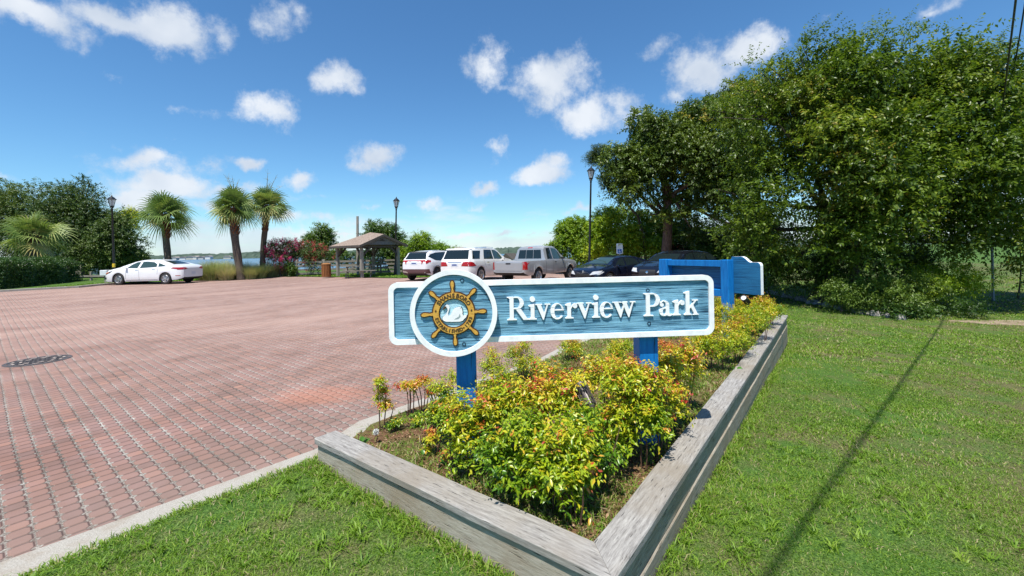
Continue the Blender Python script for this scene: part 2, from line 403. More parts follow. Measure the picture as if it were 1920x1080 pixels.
def m_lawn(name, dirt=.45):
    m, t = newmat(name)
    c = t('ShaderNodeTexCoord').outputs['Object']
    a = t.noise(c, .55, 4, .6); b = t.noise(c, 3.2, 5, .7); f = t.noise(c, 90, 4, .75)
    g = t.ramp(f, [(.36, (.016, .045, .006)), (.5, (.050, .125, .016)), (.64, (.12, .22, .04))])
    dry = t.ramp(f, [(.36, (.035, .032, .014)), (.5, (.11, .10, .04)), (.66, (.27, .24, .12))])
    s = t('ShaderNodeMapRange', {0: t.math('ADD', t.math('MULTIPLY', a, .5), t.math('MULTIPLY', b, .5)), 1: .44, 2: .58, 3: .1, 4: dirt}).outputs[0]
    finish(t, t.mix(s, g, dry), .9, 0, .15, f, .6, .02)
    return m
def m_soil():
    m, t = newmat('mulch_soil')
    c = t('ShaderNodeTexCoord').outputs['Object']
    f = t.noise(c, 60, 6, .75); b = t.noise(c, 4, 4, .6); v = t('ShaderNodeTexVoronoi', {'Scale': 70.0}); t.l.new(c, v.inputs[0])
    g = t.ramp(f, [(.3, (.05, .026, .014)), (.5, (.14, .075, .042)), (.7, (.34, .21, .12))])
    g = t.mix(t('ShaderNodeMapRange', {0: b, 1: .45, 2: .62, 3: 0, 4: .6}).outputs[0], g, (.10, .13, .035))
    finish(t, g, .95, 0, .1, t.math('ADD', f, t.math('MULTIPLY', v.outputs[0], .6)), .9, .012)
    return m
def m_concrete():
    m, t = newmat('curb_concrete')
    c = t('ShaderNodeTexCoord').outputs['Object']
    f = t.noise(c, 150, 4, .75); b = t.noise(c, 3.5, 5, .65)
    g = t.ramp(f, [(.3, (.20, .185, .155)), (.5, (.36, .335, .29)), (.7, (.50, .47, .42))])
    g = t.mix(t('ShaderNodeMapRange', {0: b, 1: .5, 2: .66, 3: 0, 4: .75}).outputs[0], g, (.27, .215, .16))
    finish(t, g, .9, 0, .2, f, .6, .006)
    return m
def m_wood(name, c0, c1, c2, scale=1.0, rough=.8, stain=None, axis='X'):
    m, t = newmat(name)
    c = t('ShaderNodeTexCoord').outputs['Object']
    st = {'X': (2.6, 26, 26), 'Z': (26, 26, 2.6), 'Y': (26, 2.6, 26)}[axis]
    w0 = t.noise(c, 2.2, 3, .5, out=1)
    w1 = t('ShaderNodeVectorMath', {0: c, 1: t('ShaderNodeVectorMath', {0: w0, 'Scale': .03}, operation='SCALE').outputs[0]}, operation='ADD').outputs[0]
    v = t('ShaderNodeVectorMath', {0: w1, 1: tuple(a * scale for a in st)}, operation='MULTIPLY').outputs[0]
    n = t.noise(v, 2.4, 6, .7); fine = t.noise(v, 9, 4, .7); big = t.noise(c, 1.6, 4, .6)
    col = t.ramp(t.math('ADD', t.math('MULTIPLY', n, .65), t.math('MULTIPLY', fine, .35)), [(.33, c0), (.5, c1), (.66, c2)])
    if stain: col = t.mix(t('ShaderNodeMapRange', {0: big, 1: .46, 2: .66, 3: 0, 4: .7}).outputs[0], col, stain)
    # drying cracks along the grain
    crack = t('ShaderNodeMapRange', {0: t.noise(v, 3.0, 3, .6), 1: .30, 2: .37, 3: .85, 4: 0}).outputs[0]
    col = t.mix(crack, col, tuple(a * .3 for a in c0))
    finish(t, col, rough, 0, .25, t.math('SUBTRACT', t.math('ADD', n, t.math('MULTIPLY', fine, .5)), crack), .55, .004)
    return m
def m_signblue(name, dk, md, lt, sc=1.0, vax=False):
    """sandblasted cedar panel under blue paint: ridges of grain run along the board"""
    m, t = newmat(name)
    c = t('ShaderNodeTexCoord').outputs['Object']
    v = t('ShaderNodeVectorMath', {0: c, 1: (2.4 * sc, 8, 125 * sc)}, operation='MULTIPLY').outputs[0]
    n = t.noise(v, 1.35, 5, .72, dist=.35); n2 = t.noise(c, 2.3, 3, .6)
    k = t.math('ADD', n, t.math('MULTIPLY', t.math('SUBTRACT', n2, .5), .22))
    col = t.ramp(k, [(.38, dk), (.46, md), (.54, lt), (.66, tuple(min(1, a * 1.25) for a in lt))])
    finish(t, col, .55, 0, .35, n, .9, .006)
    return m
M_PAV = m_pavers(); M_LAWN = m_lawn('lawn_ground', .9); M_FARLAWN = m_lawn('far_lawn_ground', .2); M_SOIL = m_soil(); M_CONC = m_concrete()
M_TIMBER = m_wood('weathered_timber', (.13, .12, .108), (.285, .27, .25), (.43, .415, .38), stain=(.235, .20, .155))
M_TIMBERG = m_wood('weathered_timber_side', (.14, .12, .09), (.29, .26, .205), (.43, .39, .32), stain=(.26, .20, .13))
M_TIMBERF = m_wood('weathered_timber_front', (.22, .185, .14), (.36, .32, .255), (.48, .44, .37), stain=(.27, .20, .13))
M_FENCE = m_wood('fence_wood', (.11, .095, .08), (.21, .19, .155), (.33, .31, .27), scale=.5)
M_POSTW = m_wood('post_wood', (.14, .125, .105), (.27, .25, .21), (.40, .38, .335), scale=.5, axis='Z')
M_SIGN = m_signblue('sign_blue_carved', (.006, .032, .065), (.070, .215, .335), (.20, .43, .57))
M_SIGN2 = m_signblue('sign_blue_back', (.005, .06, .15), (.010, .105, .24), (.018, .15, .31), .7)
M_BLUEPOST = m_wood('blue_post_paint', (.003, .11, .34), (.006, .17, .50), (.012, .23, .58), scale=.35, rough=.5, axis='Z')
M_WHITE = mat_plain('white_sign_paint', (.94, .94, .93), .45)
M_DARKSOIL = mat_noise('damp_earth', [(.03, .02, .012), (.07, .045, .028)], 8, .95)

# ---- terrain: one sheet to the horizon, dropping into the river
def shore(x):
    if x > 12: return 44 + min((x - 12) * 7, 500)
    if x < -46: return 44 + min((-46 - x) * .95, 300)
    return 44
def terrain_z(x, y):
    s = clampf((y - shore(x)) / 7, 0, 1)
    d = (s * s * (3 - 2 * s)) * 4.5
    a, b = uv(x, y)
    if y > -30 and x > -1 and b < 2.4: return gz(x, y) - .10 - d
    return -.22 - d
def axis(lo, hi, fine_lo, fine_hi, st):
    a = list(np.arange(fine_lo, fine_hi, st)); x, s = fine_hi, st
    while x < hi: a.append(x); s *= 1.25; x += s
    a.append(hi); x, s = fine_lo, st; L = []
    while x > lo: s *= 1.25; x -= s; L.append(max(x, lo))
    return L[::-1] + a
gx_, gy_ = axis(-900, 900, -60, 60, 1.2), axis(-60, 900, -12, 62, 1.2)
V = [(x, y, terrain_z(x, y)) for y in gy_ for x in gx_]; nx_ = len(gx_)
F = [(j * nx_ + i, j * nx_ + i + 1, (j + 1) * nx_ + i + 1, (j + 1) * nx_ + i) for j in range(len(gy_) - 1) for i in range(nx_ - 1)]
me = bpy.data.meshes.new('terrain'); me.from_pydata(V, [], F); me.materials.append(M_FARLAWN)
me.polygons.foreach_set('use_smooth', [True] * len(me.polygons)); tag(link('terrain', me), kind='structure')

def m_water():
    m, t = newmat('river_water')
    c = t('ShaderNodeTexCoord').outputs['Object']
    v = t('ShaderNodeVectorMath', {0: c, 1: (.35, 1, 1)}, operation='MULTIPLY').outputs[0]
    n = t.noise(v, 1.1, 6, .65); n2 = t.noise(v, .03, 4, .6)
    col = t.ramp(n2, [(.35, (.045, .10, .17)), (.65, (.075, .145, .22))])
    finish(t, col, .22, 0, .5, n, .7, .25, IOR=1.33)
    return m
mb = MB(); mb.add([(-5000, 36, -2.6), (5000, 36, -2.6), (5000, 5200, -2.6), (-5000, 5200, -2.6)], [(0, 1, 2, 3)])
tag(mb.build('river', m_water()), kind='structure')

tag(sheet('brick_parking_lot', LOT, lotz, .9, M_PAV), kind='structure')
# lawn right and in front of the planter
LAWN = [pos(-.0, 2.36)] + [(-1.494, 3.247), (-1.95, 2.66), (-2.334, 2.116), (-4.7, -.75), (-7.1, -3.5), (5, -6), (16, -3), (26, 8), (44, 30), (44, 60), (22, 60), (16, 32), (15.2, 25), (10.6, 18.4), (5.6, 12.3), pos(8.36, 2.3), pos(8.36, 0.0), pos(8.2, 0), pos(0, 0)]
def lawn_z(x, y):
    z = gz(x, y); a, b = uv(x, y)
    if a < .05: z += .012
    return z
near_lawn = sheet('lawn', LAWN, lawn_z, .45, M_LAWN)
FARL = [(14.5, 31.1), (5, 29.6), (-1.5, 27.5), (-6.95, 26.5), (-12, 29.3), (-15.3, 30.9), (-16.6, 31.4), (-17.4, 31.3), (-19.3, 29.4), (-20.9, 28.3), (-23.0, 27.7),
        (-24.75, 26.7), (-24.65, 25.2), (-24.35, 23.85), (-26.2, 21.85), (-30.6, 17.15), (-44.1, 2.1), (-44.1, -8), (-90, -8), (-90, 43), (14.5, 43)]
sheet('far_lawn', FARL, lambda x, y: .03 + (.05 if x < -23 else 0), 1.6, M_FARLAWN)
# access road seen past the trees on the right
mb = MB(); mb.add([(19.9, 15.9, -.40), (40, 12, -.40), (60, 40, -.3), (34.0, 27.5, -.36), (25.5, 20.5, -.38)], [(0, 1, 2, 3, 4)])
tag(mb.build('side_road', mat_noise('worn_asphalt', [(.22, .20, .18), (.33, .31, .28)], 30, .9)), kind='structure')

def strip(name, pts, wd, z0, z1, mat, zf=None, ch=.01):
    """a kerb-like strip that follows a line, wd metres to the right of it"""
    vs = []; n = len(pts)
    for i, p in enumerate(pts):
        p = Vector(p); a = Vector(pts[max(0, i - 1)]); b = Vector(pts[min(n - 1, i + 1)]); d = (b - a).normalized(); r = Vector((d.y, -d.x))
        wv_ = wd[i] if hasattr(wd, '__len__') else wd
        z = zf(p.x, p.y) if zf else 0
        q = p + r * wv_
        vs += [(p.x, p.y, z + z0), (p.x, p.y, z + z1 - ch), (*(p + r * ch), z + z1), (*(q - r * ch), z + z1), (q.x, q.y, z + z1 - ch), (q.x, q.y, z + z0)]
    fs = []
    for i in range(n - 1):
        for k in range(5): fs.append((i * 6 + k, i * 6 + k + 1, i * 6 + 7 + k, i * 6 + 6 + k))
    fs += [(5, 4, 3, 2, 1, 0), tuple((n - 1) * 6 + k for k in range(6))]
    mb = MB(); mb.add(vs, fs); o = mb.build(name, mat); return o
def densify(pts, st):
    o = []
    for a, b in zip(pts, pts[1:]):
        a, b = Vector(a), Vector(b); k = max(1, int((b - a).length / st)); o += [tuple(a.lerp(b, i / k)) for i in range(k)]
    return o + [tuple(pts[-1])]
cp = densify(CURB_IN, .5)
cw = [.29 + .02 * math.sin(i * 1.9) if uv(*p)[0] < .4 else .17 for i, p in enumerate(cp)]
tag(strip('concrete_curb', cp, cw, -.25, .006, M_CONC, lotz), kind='structure')
kl = densify([(-44, 2), (-30.5, 17), (-26.1, 21.7), (-24.2, 23.8), (-24.5, 25.2), (-24.6, 26.6)][::-1], .8)
tag(strip('far_kerb', kl, .17, -.2, .11, M_CONC), kind='structure')

# ---- soil of the planting bed
def soil_z(x, y):
    a, b = uv(x, y)
    return .015 + .085 * clampf((2.5 - b) / 1.4, 0, 1) + .018 * math.sin(x * 5.1 + y * 2) * math.sin(y * 4.3 - x)
BED = [pos(.10, .10), pos(8.1, .10), pos(8.1, 2.35), (3.0, 9.40)] + [(1.62 + .1, 7.86), (.93, 6.80), (.50, 6.02), (-.5, 4.83), (-1.33, 3.85), (-1.40, 3.36), pos(.10, 2.33)]
tag(sheet('planting_bed', BED, soil_z, .22, M_SOIL), kind='structure')

# ---- timber planter wall
P0 = thing('timber_planter', 'weathered grey timber retaining wall round the shrub bed under the park name sign', 'planter', (*pos(0, 0), 0), 0)
ang_v = math.atan2(VY, VX); ang_u = math.atan2(UY, UX)
CW = .175; CT = .040
def board(name, a0, b0, a1, b1, z0, z1, th, mat, par, mitre0=0, mitre1=0, seed=0):
    """board whose outer face runs (a0,b0)->(a1,b1); thickness goes inward (left of the direction is outside)"""
    rnd = random.Random(seed)
    p, q = Vector(pos(a0, b0)), Vector(pos(a1, b1)); L = (q - p).length; ang = math.atan2((q - p).y, (q - p).x)
    n = max(2, int(L / .35)); vs = []
    for i in range(n + 1):
        f = i / n; x = L * f; wob = rnd.uniform(-.0022, .0022); wz = rnd.uniform(-.0018, .0018)
        xo = x; xi = mitre0 + (L - mitre0 - mitre1) * f
        c = .006
        vs += [(xo, 0 + wob, z0), (xo, wob, z1 - c + wz), (xo + (xi - xo) * .04, c + wob, z1 + wz), (xi - (xi - xo) * .04, th - c + wob, z1 + wz), (xi, th + wob, z1 - c + wz), (xi, th + wob, z0)]
    fs = []
    for i in range(n):
        for k in range(6): fs.append((i * 6 + k, i * 6 + (k + 1) % 6, i * 6 + 6 + (k + 1) % 6, i * 6 + 6 + k))
    fs += [(5, 4, 3, 2, 1, 0), tuple(n * 6 + k for k in range(6))]
    mb = MB(); mb.add(vs, fs)
    o = mb.build(name, mat, par, (p.x - P0.location.x, p.y - P0.location.y, 0), (0, 0, ang)); return o
# front wall runs from the left end to the near corner, then along u. "Inside" is to the left of travel.
CT0 = WALL - CT
board('cap_board', 0, 2.3585, 0, 0, CT0, WALL, CW, M_TIMBER, P0, 0, CW, 1)
segs = [(0, 2.75), (2.756, 5.4), (5.406, 8.2)]
for i, (s0, s1) in enumerate(segs):
    board('cap_board', s0, 0, s1, 0, CT0, WALL - .0015 * i, CW, M_TIMBER, P0, CW if i == 0 else 0, 0, 2 + i)
# wall boards: upper, then lower ones standing a little proud
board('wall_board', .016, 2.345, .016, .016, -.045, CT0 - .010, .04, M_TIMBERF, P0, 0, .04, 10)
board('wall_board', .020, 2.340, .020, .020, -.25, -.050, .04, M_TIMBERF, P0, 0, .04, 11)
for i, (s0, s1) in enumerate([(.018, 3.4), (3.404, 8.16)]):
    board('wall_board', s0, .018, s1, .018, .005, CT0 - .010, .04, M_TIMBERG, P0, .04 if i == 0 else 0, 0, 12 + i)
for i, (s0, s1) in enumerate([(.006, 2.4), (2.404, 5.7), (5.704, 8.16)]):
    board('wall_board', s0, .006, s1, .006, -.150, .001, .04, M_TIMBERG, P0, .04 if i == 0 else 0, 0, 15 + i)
board('wall_board', 1.2, .010, 8.16, .010, -.34, -.156, .04, M_TIMBERG, P0, 0, 0, 19)
board('wall_board', 4.2, .040, 8.16, .040, -.55, -.345, .04, M_TIMBERG, P0, 0, 0, 20)
board('end_board', 8.19, .05, 8.19, 2.3, -.5, WALL - .045, .04, M_TIMBERG, P0, 0, 0, 21)

# ---------------------------------------------------------------- lettering (bold old-style roman), built from strokes
def ell(cx, cy, rx, ry, a0, a1, n): return [(cx + rx * math.cos(math.radians(a0 + (a1 - a0) * i / n)), cy + ry * math.sin(math.radians(a0 + (a1 - a0) * i / n))) for i in range(n + 1)]
def arcband(o, i, a0, a1, n=22):
    """quads between an outer and an inner ellipse (cx, cy, rx, ry)"""
    A, B = ell(*o, a0, a1, n), ell(*i, a0, a1, n)
    return [[A[k], A[k + 1], B[k + 1], B[k]] for k in range(n)]
def serif(x0, x1, y, up=True, t=.035, k=.05, s0=None, s1=None):
    """flat serif with bracketed top, stem between s0 and s1"""
    s = 1 if up else -1
    P = [(x0, y), (x1, y), (x1, y + s * t)]
    if s1 is not None: P += [(s1 + k, y + s * (t + .008)), (s1, y + s * (t + k * 1.2))]
    if s0 is not None: P += [(s0, y + s * (t + k * 1.2)), (s0 - k, y + s * (t + .008))]
    P += [(x0, y + s * t)]
    return P
def rect(a, b, c, d): return [(a, c), (b, c), (b, d), (a, d)]
G = {}
G['R'] = (.95, [rect(.11, .285, .02, .98), serif(0, .41, 0, True, s0=.11, s1=.285), serif(0, .30, 1, False, s0=.11)] +
          [rect(.28, .44, .95, 1.0), rect(.28, .44, .47, .518), [(.40, .518), (.50, .50), (.60, .47), (.86, .07), (.97, .035), (.97, 0), (.70, 0), (.36, .48)]] +
          arcband((.42, .735, .305, .265), (.42, .735, .125, .218), -90, 90, 20))
G['P'] = (.78, [rect(.11, .285, .02, .98), serif(0, .43, 0, True, s0=.11, s1=.285), serif(0, .30, 1, False, s0=.11), rect(.28, .44, .95, 1.0), rect(.28, .44, .405, .452)] +
          arcband((.42, .702, .315, .298), (.42, .702, .13, .25), -90, 90, 20))
FLAG = [(.0, .575), (.0, .61), (.14, .655), (.255, .675), (.255, .50), (.09, .54)]
G['i'] = (.34, [rect(.09, .255, .02, .60), serif(0, .345, 0, True, s0=.09, s1=.255), FLAG, ell(.175, .875, .115, .112, 0, 345, 22)])
def vglyph(x):
    return [[(x + .055, .64), (x + .245, .64), (x + .405, .21), (x + .36, -.02), (x + .325, -.02)],
            [(x + .50, .64), (x + .565, .64), (x + .36, -.02), (x + .34, .10)],
            rect(x - .0, x + .30, .622, .66), rect(x + .41, x + .655, .622, .66)]
G['v'] = (.66, vglyph(0))
G['w'] = (1.02, vglyph(0)[:3] + [[(p[0] + .36, p[1]) for p in q] for q in vglyph(0)] + [rect(.27, .44, .622, .66)])
G['e'] = (.58, arcband((.295, .325, .295, .345), (.335, .335, .165, .30), 12, 322, 34) + [rect(.14, .56, .36, .405), [(.555, .36), (.585, .36), (.585, .405), (.575, .44), (.49, .42)]])
G['r'] = (.52, [rect(.09, .255, .02, .60), serif(0, .36, 0, True, s0=.09, s1=.255), FLAG, ell(.435, .535, .098, .098, 0, 345, 20),
          [(.25, .40), (.25, .48), (.33, .60), (.42, .655), (.50, .635), (.53, .58), (.44, .58), (.36, .56), (.29, .47)]])
G['a'] = (.58, [rect(.29, .445, .06, .46), [(.29, .10), (.445, .10), (.50, .05), (.585, .065), (.585, .035), (.50, -.02), (.40, -.02), (.31, .03)],
          ell(.115, .475, .085, .08, 0, 345, 18)] + arcband((.235, .46, .21, .205), (.19, .455, .105, .17), 0, 150, 16) + arcband((.205, .17, .205, .185), (.245, .185, .10, .125), 60, 320, 22))
G['k'] = (.64, [rect(.09, .255, .02, .97), serif(0, .345, 0, True, s0=.09, s1=.255), [(0, .95), (0, .985), (.13, 1.02), (.255, 1.05), (.255, .92), (.09, .93)],
          [(.25, .27), (.25, .33), (.50, .63), (.57, .63), (.385, .40)], [(.29, .38), (.42, .44), (.60, .06), (.66, .035), (.66, 0), (.40, 0), (.45, .07)],
          rect(.38, .64, .622, .66)])
def glyph_mesh(ch, H, th, name, mat):
    mb = MB()
    for k, poly in enumerate(G[ch][1]):
        base = -th - .00025 * (k % 5)
        P = [(x * H, z * H) for x, z in poly]
        ar = sum(P[i][0] * P[(i + 1) % len(P)][1] - P[(i + 1) % len(P)][0] * P[i][1] for i in range(len(P)))
        if ar < 0: P = P[::-1]
        mb.prism(P, base, .001)
    me = bpy.data.meshes.new(name); me.from_pydata([tuple(v) for v in mb.v], [], mb.f); me.materials.append(mat)
    import bmesh
    bm = bmesh.new(); bm.from_mesh(me); bmesh.ops.recalc_face_normals(bm, faces=bm.faces); bm.to_mesh(me); bm.free()
    return me

# ---------------------------------------------------------------- park name sign
S0 = Vector((-.872, 3.0)); S1 = Vector((1.463, 3.13)); SL = (S1 - S0).length; s_ang = math.atan2(*(S1 - S0).yx)
SG = thing('park_name_sign', 'long blue carved sign with white rim, reading Riverview Park, round ship wheel emblem', 'sign', (S0.x, S0.y, 0), s_ang)
ZB, ZT = .908, 1.345; HH = ZT - ZB
def rrect(x0, x1, z0, z1, r, n=8):
    P = []
    for cx, cz, a in ((x1 - r, z0 + r, -90), (x1 - r, z1 - r, 0), (x0 + r, z1 - r, 90), (x0 + r, z0 + r, 180)):
        P += [(cx + r * math.cos(math.radians(a + 90 * k / n)), cz + r * math.sin(math.radians(a + 90 * k / n))) for k in range(n + 1)]
    return P
mb = MB(); mb.prism(rrect(.012, SL - .012, ZB + .012, ZT - .012, .05), -.006, .03); mb.build('panel', M_SIGN, SG)
mb = MB(); mb.ring(rrect(0, SL, ZB, ZT, .062), rrect(.036, SL - .036, ZB + .036, ZT - .036, .032), -.020, .029); mb.build('rim', M_WHITE, SG)
# round board proud of the long one
CXs, CZs, CRs = .456, 1.126, .302
mb = MB(); mb.prism(ell(CXs, CZs, CRs - .01, CRs - .01, 0, 354.4, 63), -.050, -.021); disc = mb.build('round_panel', M_SIGN, SG)
mb = MB(); mb.ring(ell(CXs, CZs, CRs, CRs, 0, 355, 71), ell(CXs, CZs, CRs - .034, CRs - .034, 0, 355, 71), -.066, -.0215); mb.build('round_rim', M_WHITE, SG, smooth=40)
M_GOLD = mat_noise('gold_paint', [(.42, .20, .035), (.66, .36, .06), (.78, .50, .10)], 30, .4, (1, 1, 6), 4, .3, .002, spec=.5)
M_BROWN = mat_plain('brown_outline_paint', (.075, .035, .012), .5)
M_PALE = m_signblue('pale_water_paint', (.16, .42, .55), (.30, .60, .72), (.50, .76, .84), 2.0)
EMB = thing('wheel_emblem', None, None); EMB.parent = SG
EMB.name = 'ship_wheel_emblem'; del EMB
emb = [o for o in bpy.data.objects if o.name.startswith('ship_wheel_emblem')][0]
y0 = -.0505
mb = MB(); mb.ring(ell(CXs, CZs, .1525, .1525, 0, 354, 59), ell(CXs, CZs, .0960, .0960, 0, 354, 59), y0 - .010, y0 + .0005)
# outline strips of the handles
def handle(g):     # half-profile (radius along handle, half width)
    return [(.140, .007 + g), (.156, .0085 + g), (.162, .0055 + g), (.170, .0055 + g), (.182, .0085 + g), (.200, .0115 + g), (.212, .0105 + g), (.222 + g, .005 + g * .5)]
def handle_poly(g, ang):
    H = handle(g); P = [(r, w) for r, w in H] + [(r, -w) for r, w in H[::-1]]
    c, s = math.cos(ang), math.sin(ang)
    return [(CXs + r * c - w * s, CZs + r * s + w * c) for r, w in P]
o = mb.build('wheel_outline', M_BROWN, emb); 
for k in range(8):
    mbk = MB(); mbk.prism(handle_poly(.0085, math.radians(45 * k + 2)), y0 - .008, y0 + .0004)
    ho = mbk.build('handle_outline', M_BROWN, emb)
    mbk = MB(); mbk.prism(handle_poly(0, math.radians(45 * k + 2)), y0 - .0165, y0 - .0079); mbk.build('handle', M_GOLD, emb)
mb = MB(); mb.ring(ell(CXs, CZs, .1425, .1425, 0, 354, 59), ell(CXs, CZs, .1035, .1035, 0, 354, 59), y0 - .018, y0 - .0098); mb.build('wheel_ring', M_GOLD, emb, smooth=40)
mb = MB(); mb.prism(ell(CXs, CZs, .0965, .0965, 0, 354, 59), y0 - .0035, y0 + .0002); mb.build('water_disc', M_PALE, emb)
# swan, traced as an outline in units of the disc radius (x right, z up)
SW = [(-.62, .50), (-.70, .40), (-.74, .28), (-.60, .36), (-.50, .42), (-.44, .36), (-.42, .22), (-.50, .02), (-.66, -.14), (-.78, -.26), (-.80, -.40), (-.70, -.52), (-.52, -.58), (-.1, -.60), (.40, -.60),
      (.62, -.54), (.70, -.44), (.86, -.30), (.92, -.12), (.80, -.14), (.66, -.20), (.60, -.06), (.62, .10), (.56, .36), (.46, .30), (.52, .44), (.30, .42), (.08, .36), (-.06, .22), (-.16, .04), (-.26, -.16),
      (-.38, -.16), (-.40, .02), (-.34, .20), (-.29, .36), (-.29, .50), (-.38, .60), (-.50, .62)]
def sc_(P, f, cx=0, cz=0): return [(CXs + (cx + (x - cx) * f) * .099, CZs + (cz + (z - cz) * f) * .099) for x, z in P]
mb = MB(); P = [(x * .099 + CXs, z * .099 + CZs) for x, z in SW]
off_ = [(CXs + (x - CXs) * 1.07 + .0006, CZs + (z - CZs) * 1.07 - .0012) for x, z in P]
M_TEALP = mat_plain('dark_teal_outline_paint', (.03, .09, .11), .5)  # dark teal painted outline round the white swan
def flatpoly(P, d0, d1, name, mat, par):
    r = delaunay_2d_cdt([Vector(p) for p in P], [(i, (i + 1) % len(P)) for i in range(len(P))], [], 1, 1e-7)
    n = len(r[0]); mb = MB(); vs = [(p.x, d0, p.y) for p in r[0]] + [(p.x, d1, p.y) for p in r[0]]
    fs = [tuple(f) for f in r[2]] + [tuple(i + n for i in f[::-1]) for f in r[2]]
    m_ = len(P); b = 2 * n; vs += [(x, d0, z) for x, z in P] + [(x, d1, z) for x, z in P]
    fs += [(b + i, b + (i + 1) % m_, b + m_ + (i + 1) % m_, b + m_ + i) for i in range(m_)]
    mb.add(vs, fs); return mb.build(name, mat, par)
flatpoly(off_, y0 - .0075, y0 - .0033, 'swan_outline', M_TEALP, emb)
flatpoly(P, y0 - .0135, y0 - .0074, 'swan', M_WHITE, emb)
bill = [(-.62, .50), (-.70, .40), (-.78, .24), (-.60, .34), (-.50, .42), (-.52, .50)]
flatpoly(sc_(bill, 1), y0 - .0150, y0 - .0137, 'swan_bill', M_BROWN, emb)
wing = [(.02, -.42), (.34, -.24), (.42, -.02), (.47, -.24), (.30, -.40)]
flatpoly(sc_(wing, 1), y0 - .0146, y0 - .0137, 'wing_line', mat_plain('grey_wing_paint', (.35, .42, .42), .5), emb)
# curved lettering on the ring
def arc_text(txt, rad, centre_deg, step_deg, size, top, name):
    bi = math.radians
    for i, ch in enumerate(txt):
        if ch == ' ': continue
        th = centre_deg + (-(i - (len(txt) - 1) / 2) if top else (i - (len(txt) - 1) / 2)) * step_deg
        cu = bpy.data.curves.new('t', 'FONT'); cu.body = ch; cu.size = size; cu.align_x = 'CENTER'; cu.align_y = 'CENTER'; cu.extrude = .0012; cu.offset = size * .032; cu.resolution_u = 2
        ob = bpy.data.objects.new('t', cu); COL.objects.link(ob); dg = bpy.context.evaluated_depsgraph_get(); dg.update()
        me = bpy.data.meshes.new_from_object(ob.evaluated_get(dg)); bpy.data.objects.remove(ob)
        me.materials.clear(); me.materials.append(M_BROWN)
        c, s = math.cos(bi(th)), math.sin(bi(th))
        o = link(name, me, emb, (CXs + rad * c, y0 - .0188, CZs + rad * s))
        rz = (th - 90) if top else (th + 90)
        o.rotation_euler = (bi(90), bi(-rz), 0)
arc_text('SWANSBORO', .1222, 90, 13.8, .040, True, 'letter')
arc_text('ESTABLISHED•1783', .1228, 270, 9.7, .034, False, 'letter')
for x in (-1, 1):
    mb = MB(); mb.prism(ell(CXs + x * .123, CZs + .018, .006, .008, 0, 330, 11), y0 - .0195, y0 - .0178); mb.build('stud', M_BROWN, emb)
# bolts: a blue ring in each of the four through-fixings
M_BOLT = mat_plain('blue_bolt_paint', (.002, .012, .04), .4)
for bx, bz, yy in ((CXs + .062, CZs + .226, -.050), (CXs + .066, CZs - .218, -.050), (1.853, 1.238 + .006, -.006), (1.858, 1.003, -.006)):
    mb = MB(); mb.ring(ell(bx, bz, .0135, .0135, 0, 345, 23), ell(bx, bz, .0092, .0092, 0, 345, 23), yy - .004, yy + .0005)
    bo_ = mb.build('bolt', M_BOLT, SG); mb = MB(); mb.prism(ell(bx, bz, .0088, .0088, 0, 345, 15), yy - .0022, yy + .0003); mb.build('bolt_head', M_SIGN, bo_)
# letters
CAP = .1655
text_x = {'R': .0, 'i': .935, 'v': 1.235, 'e': 1.90, 'r': 2.55, 'v2': 3.06, 'i2': 3.745, 'e2': 4.07, 'w': 4.665, 'P': 6.05, 'a': 6.76, 'r2': 7.36, 'k': 7.87}
seq = [('R', .0), ('i', .94), ('v', 1.235), ('e', 1.90), ('r', 2.55), ('v', 3.07), ('i', 3.75), ('e', 4.09), ('w', 4.67), ('P', 6.06), ('a', 6.77), ('r', 7.38), ('k', 7.89)]
TX0 = at(951, 603, 3.05); 
tx_local = (Vector((TX0.x, TX0.y)) - S0).length
for ch, x in seq:
    me = glyph_mesh(ch, CAP, .012, 'letter', M_WHITE)
    link('letter', me, SG, (tx_local + x * CAP * .985, -.0065, 1.058))
# posts behind the boards
def post(px, Y, z1, par, local_x):
    mb = MB(); mb.box(-.07, .07, .0305, .1705, -.3, z1, ch=.006); return mb.build('post', M_BLUEPOST, par, (local_x, 0, 0))
post(0, 0, 1.40 - .1, SG, .528); post(0, 0, 1.30, SG, 1.868)

# ---------------------------------------------------------------- second sign, seen from behind, at the far end of the bed
w_ = Vector((.438, -.899)); n_ = Vector((.899, .438))      # w_ runs along the board to its near end; n_ points to its front
R0 = Vector((3.47, 6.9))
S2 = thing('rear_facing_sign', 'blue wooden sign seen from behind with two posts and a white-edged stepped board', 'sign', (R0.x, R0.y, 0), math.atan2(w_.y, w_.x))
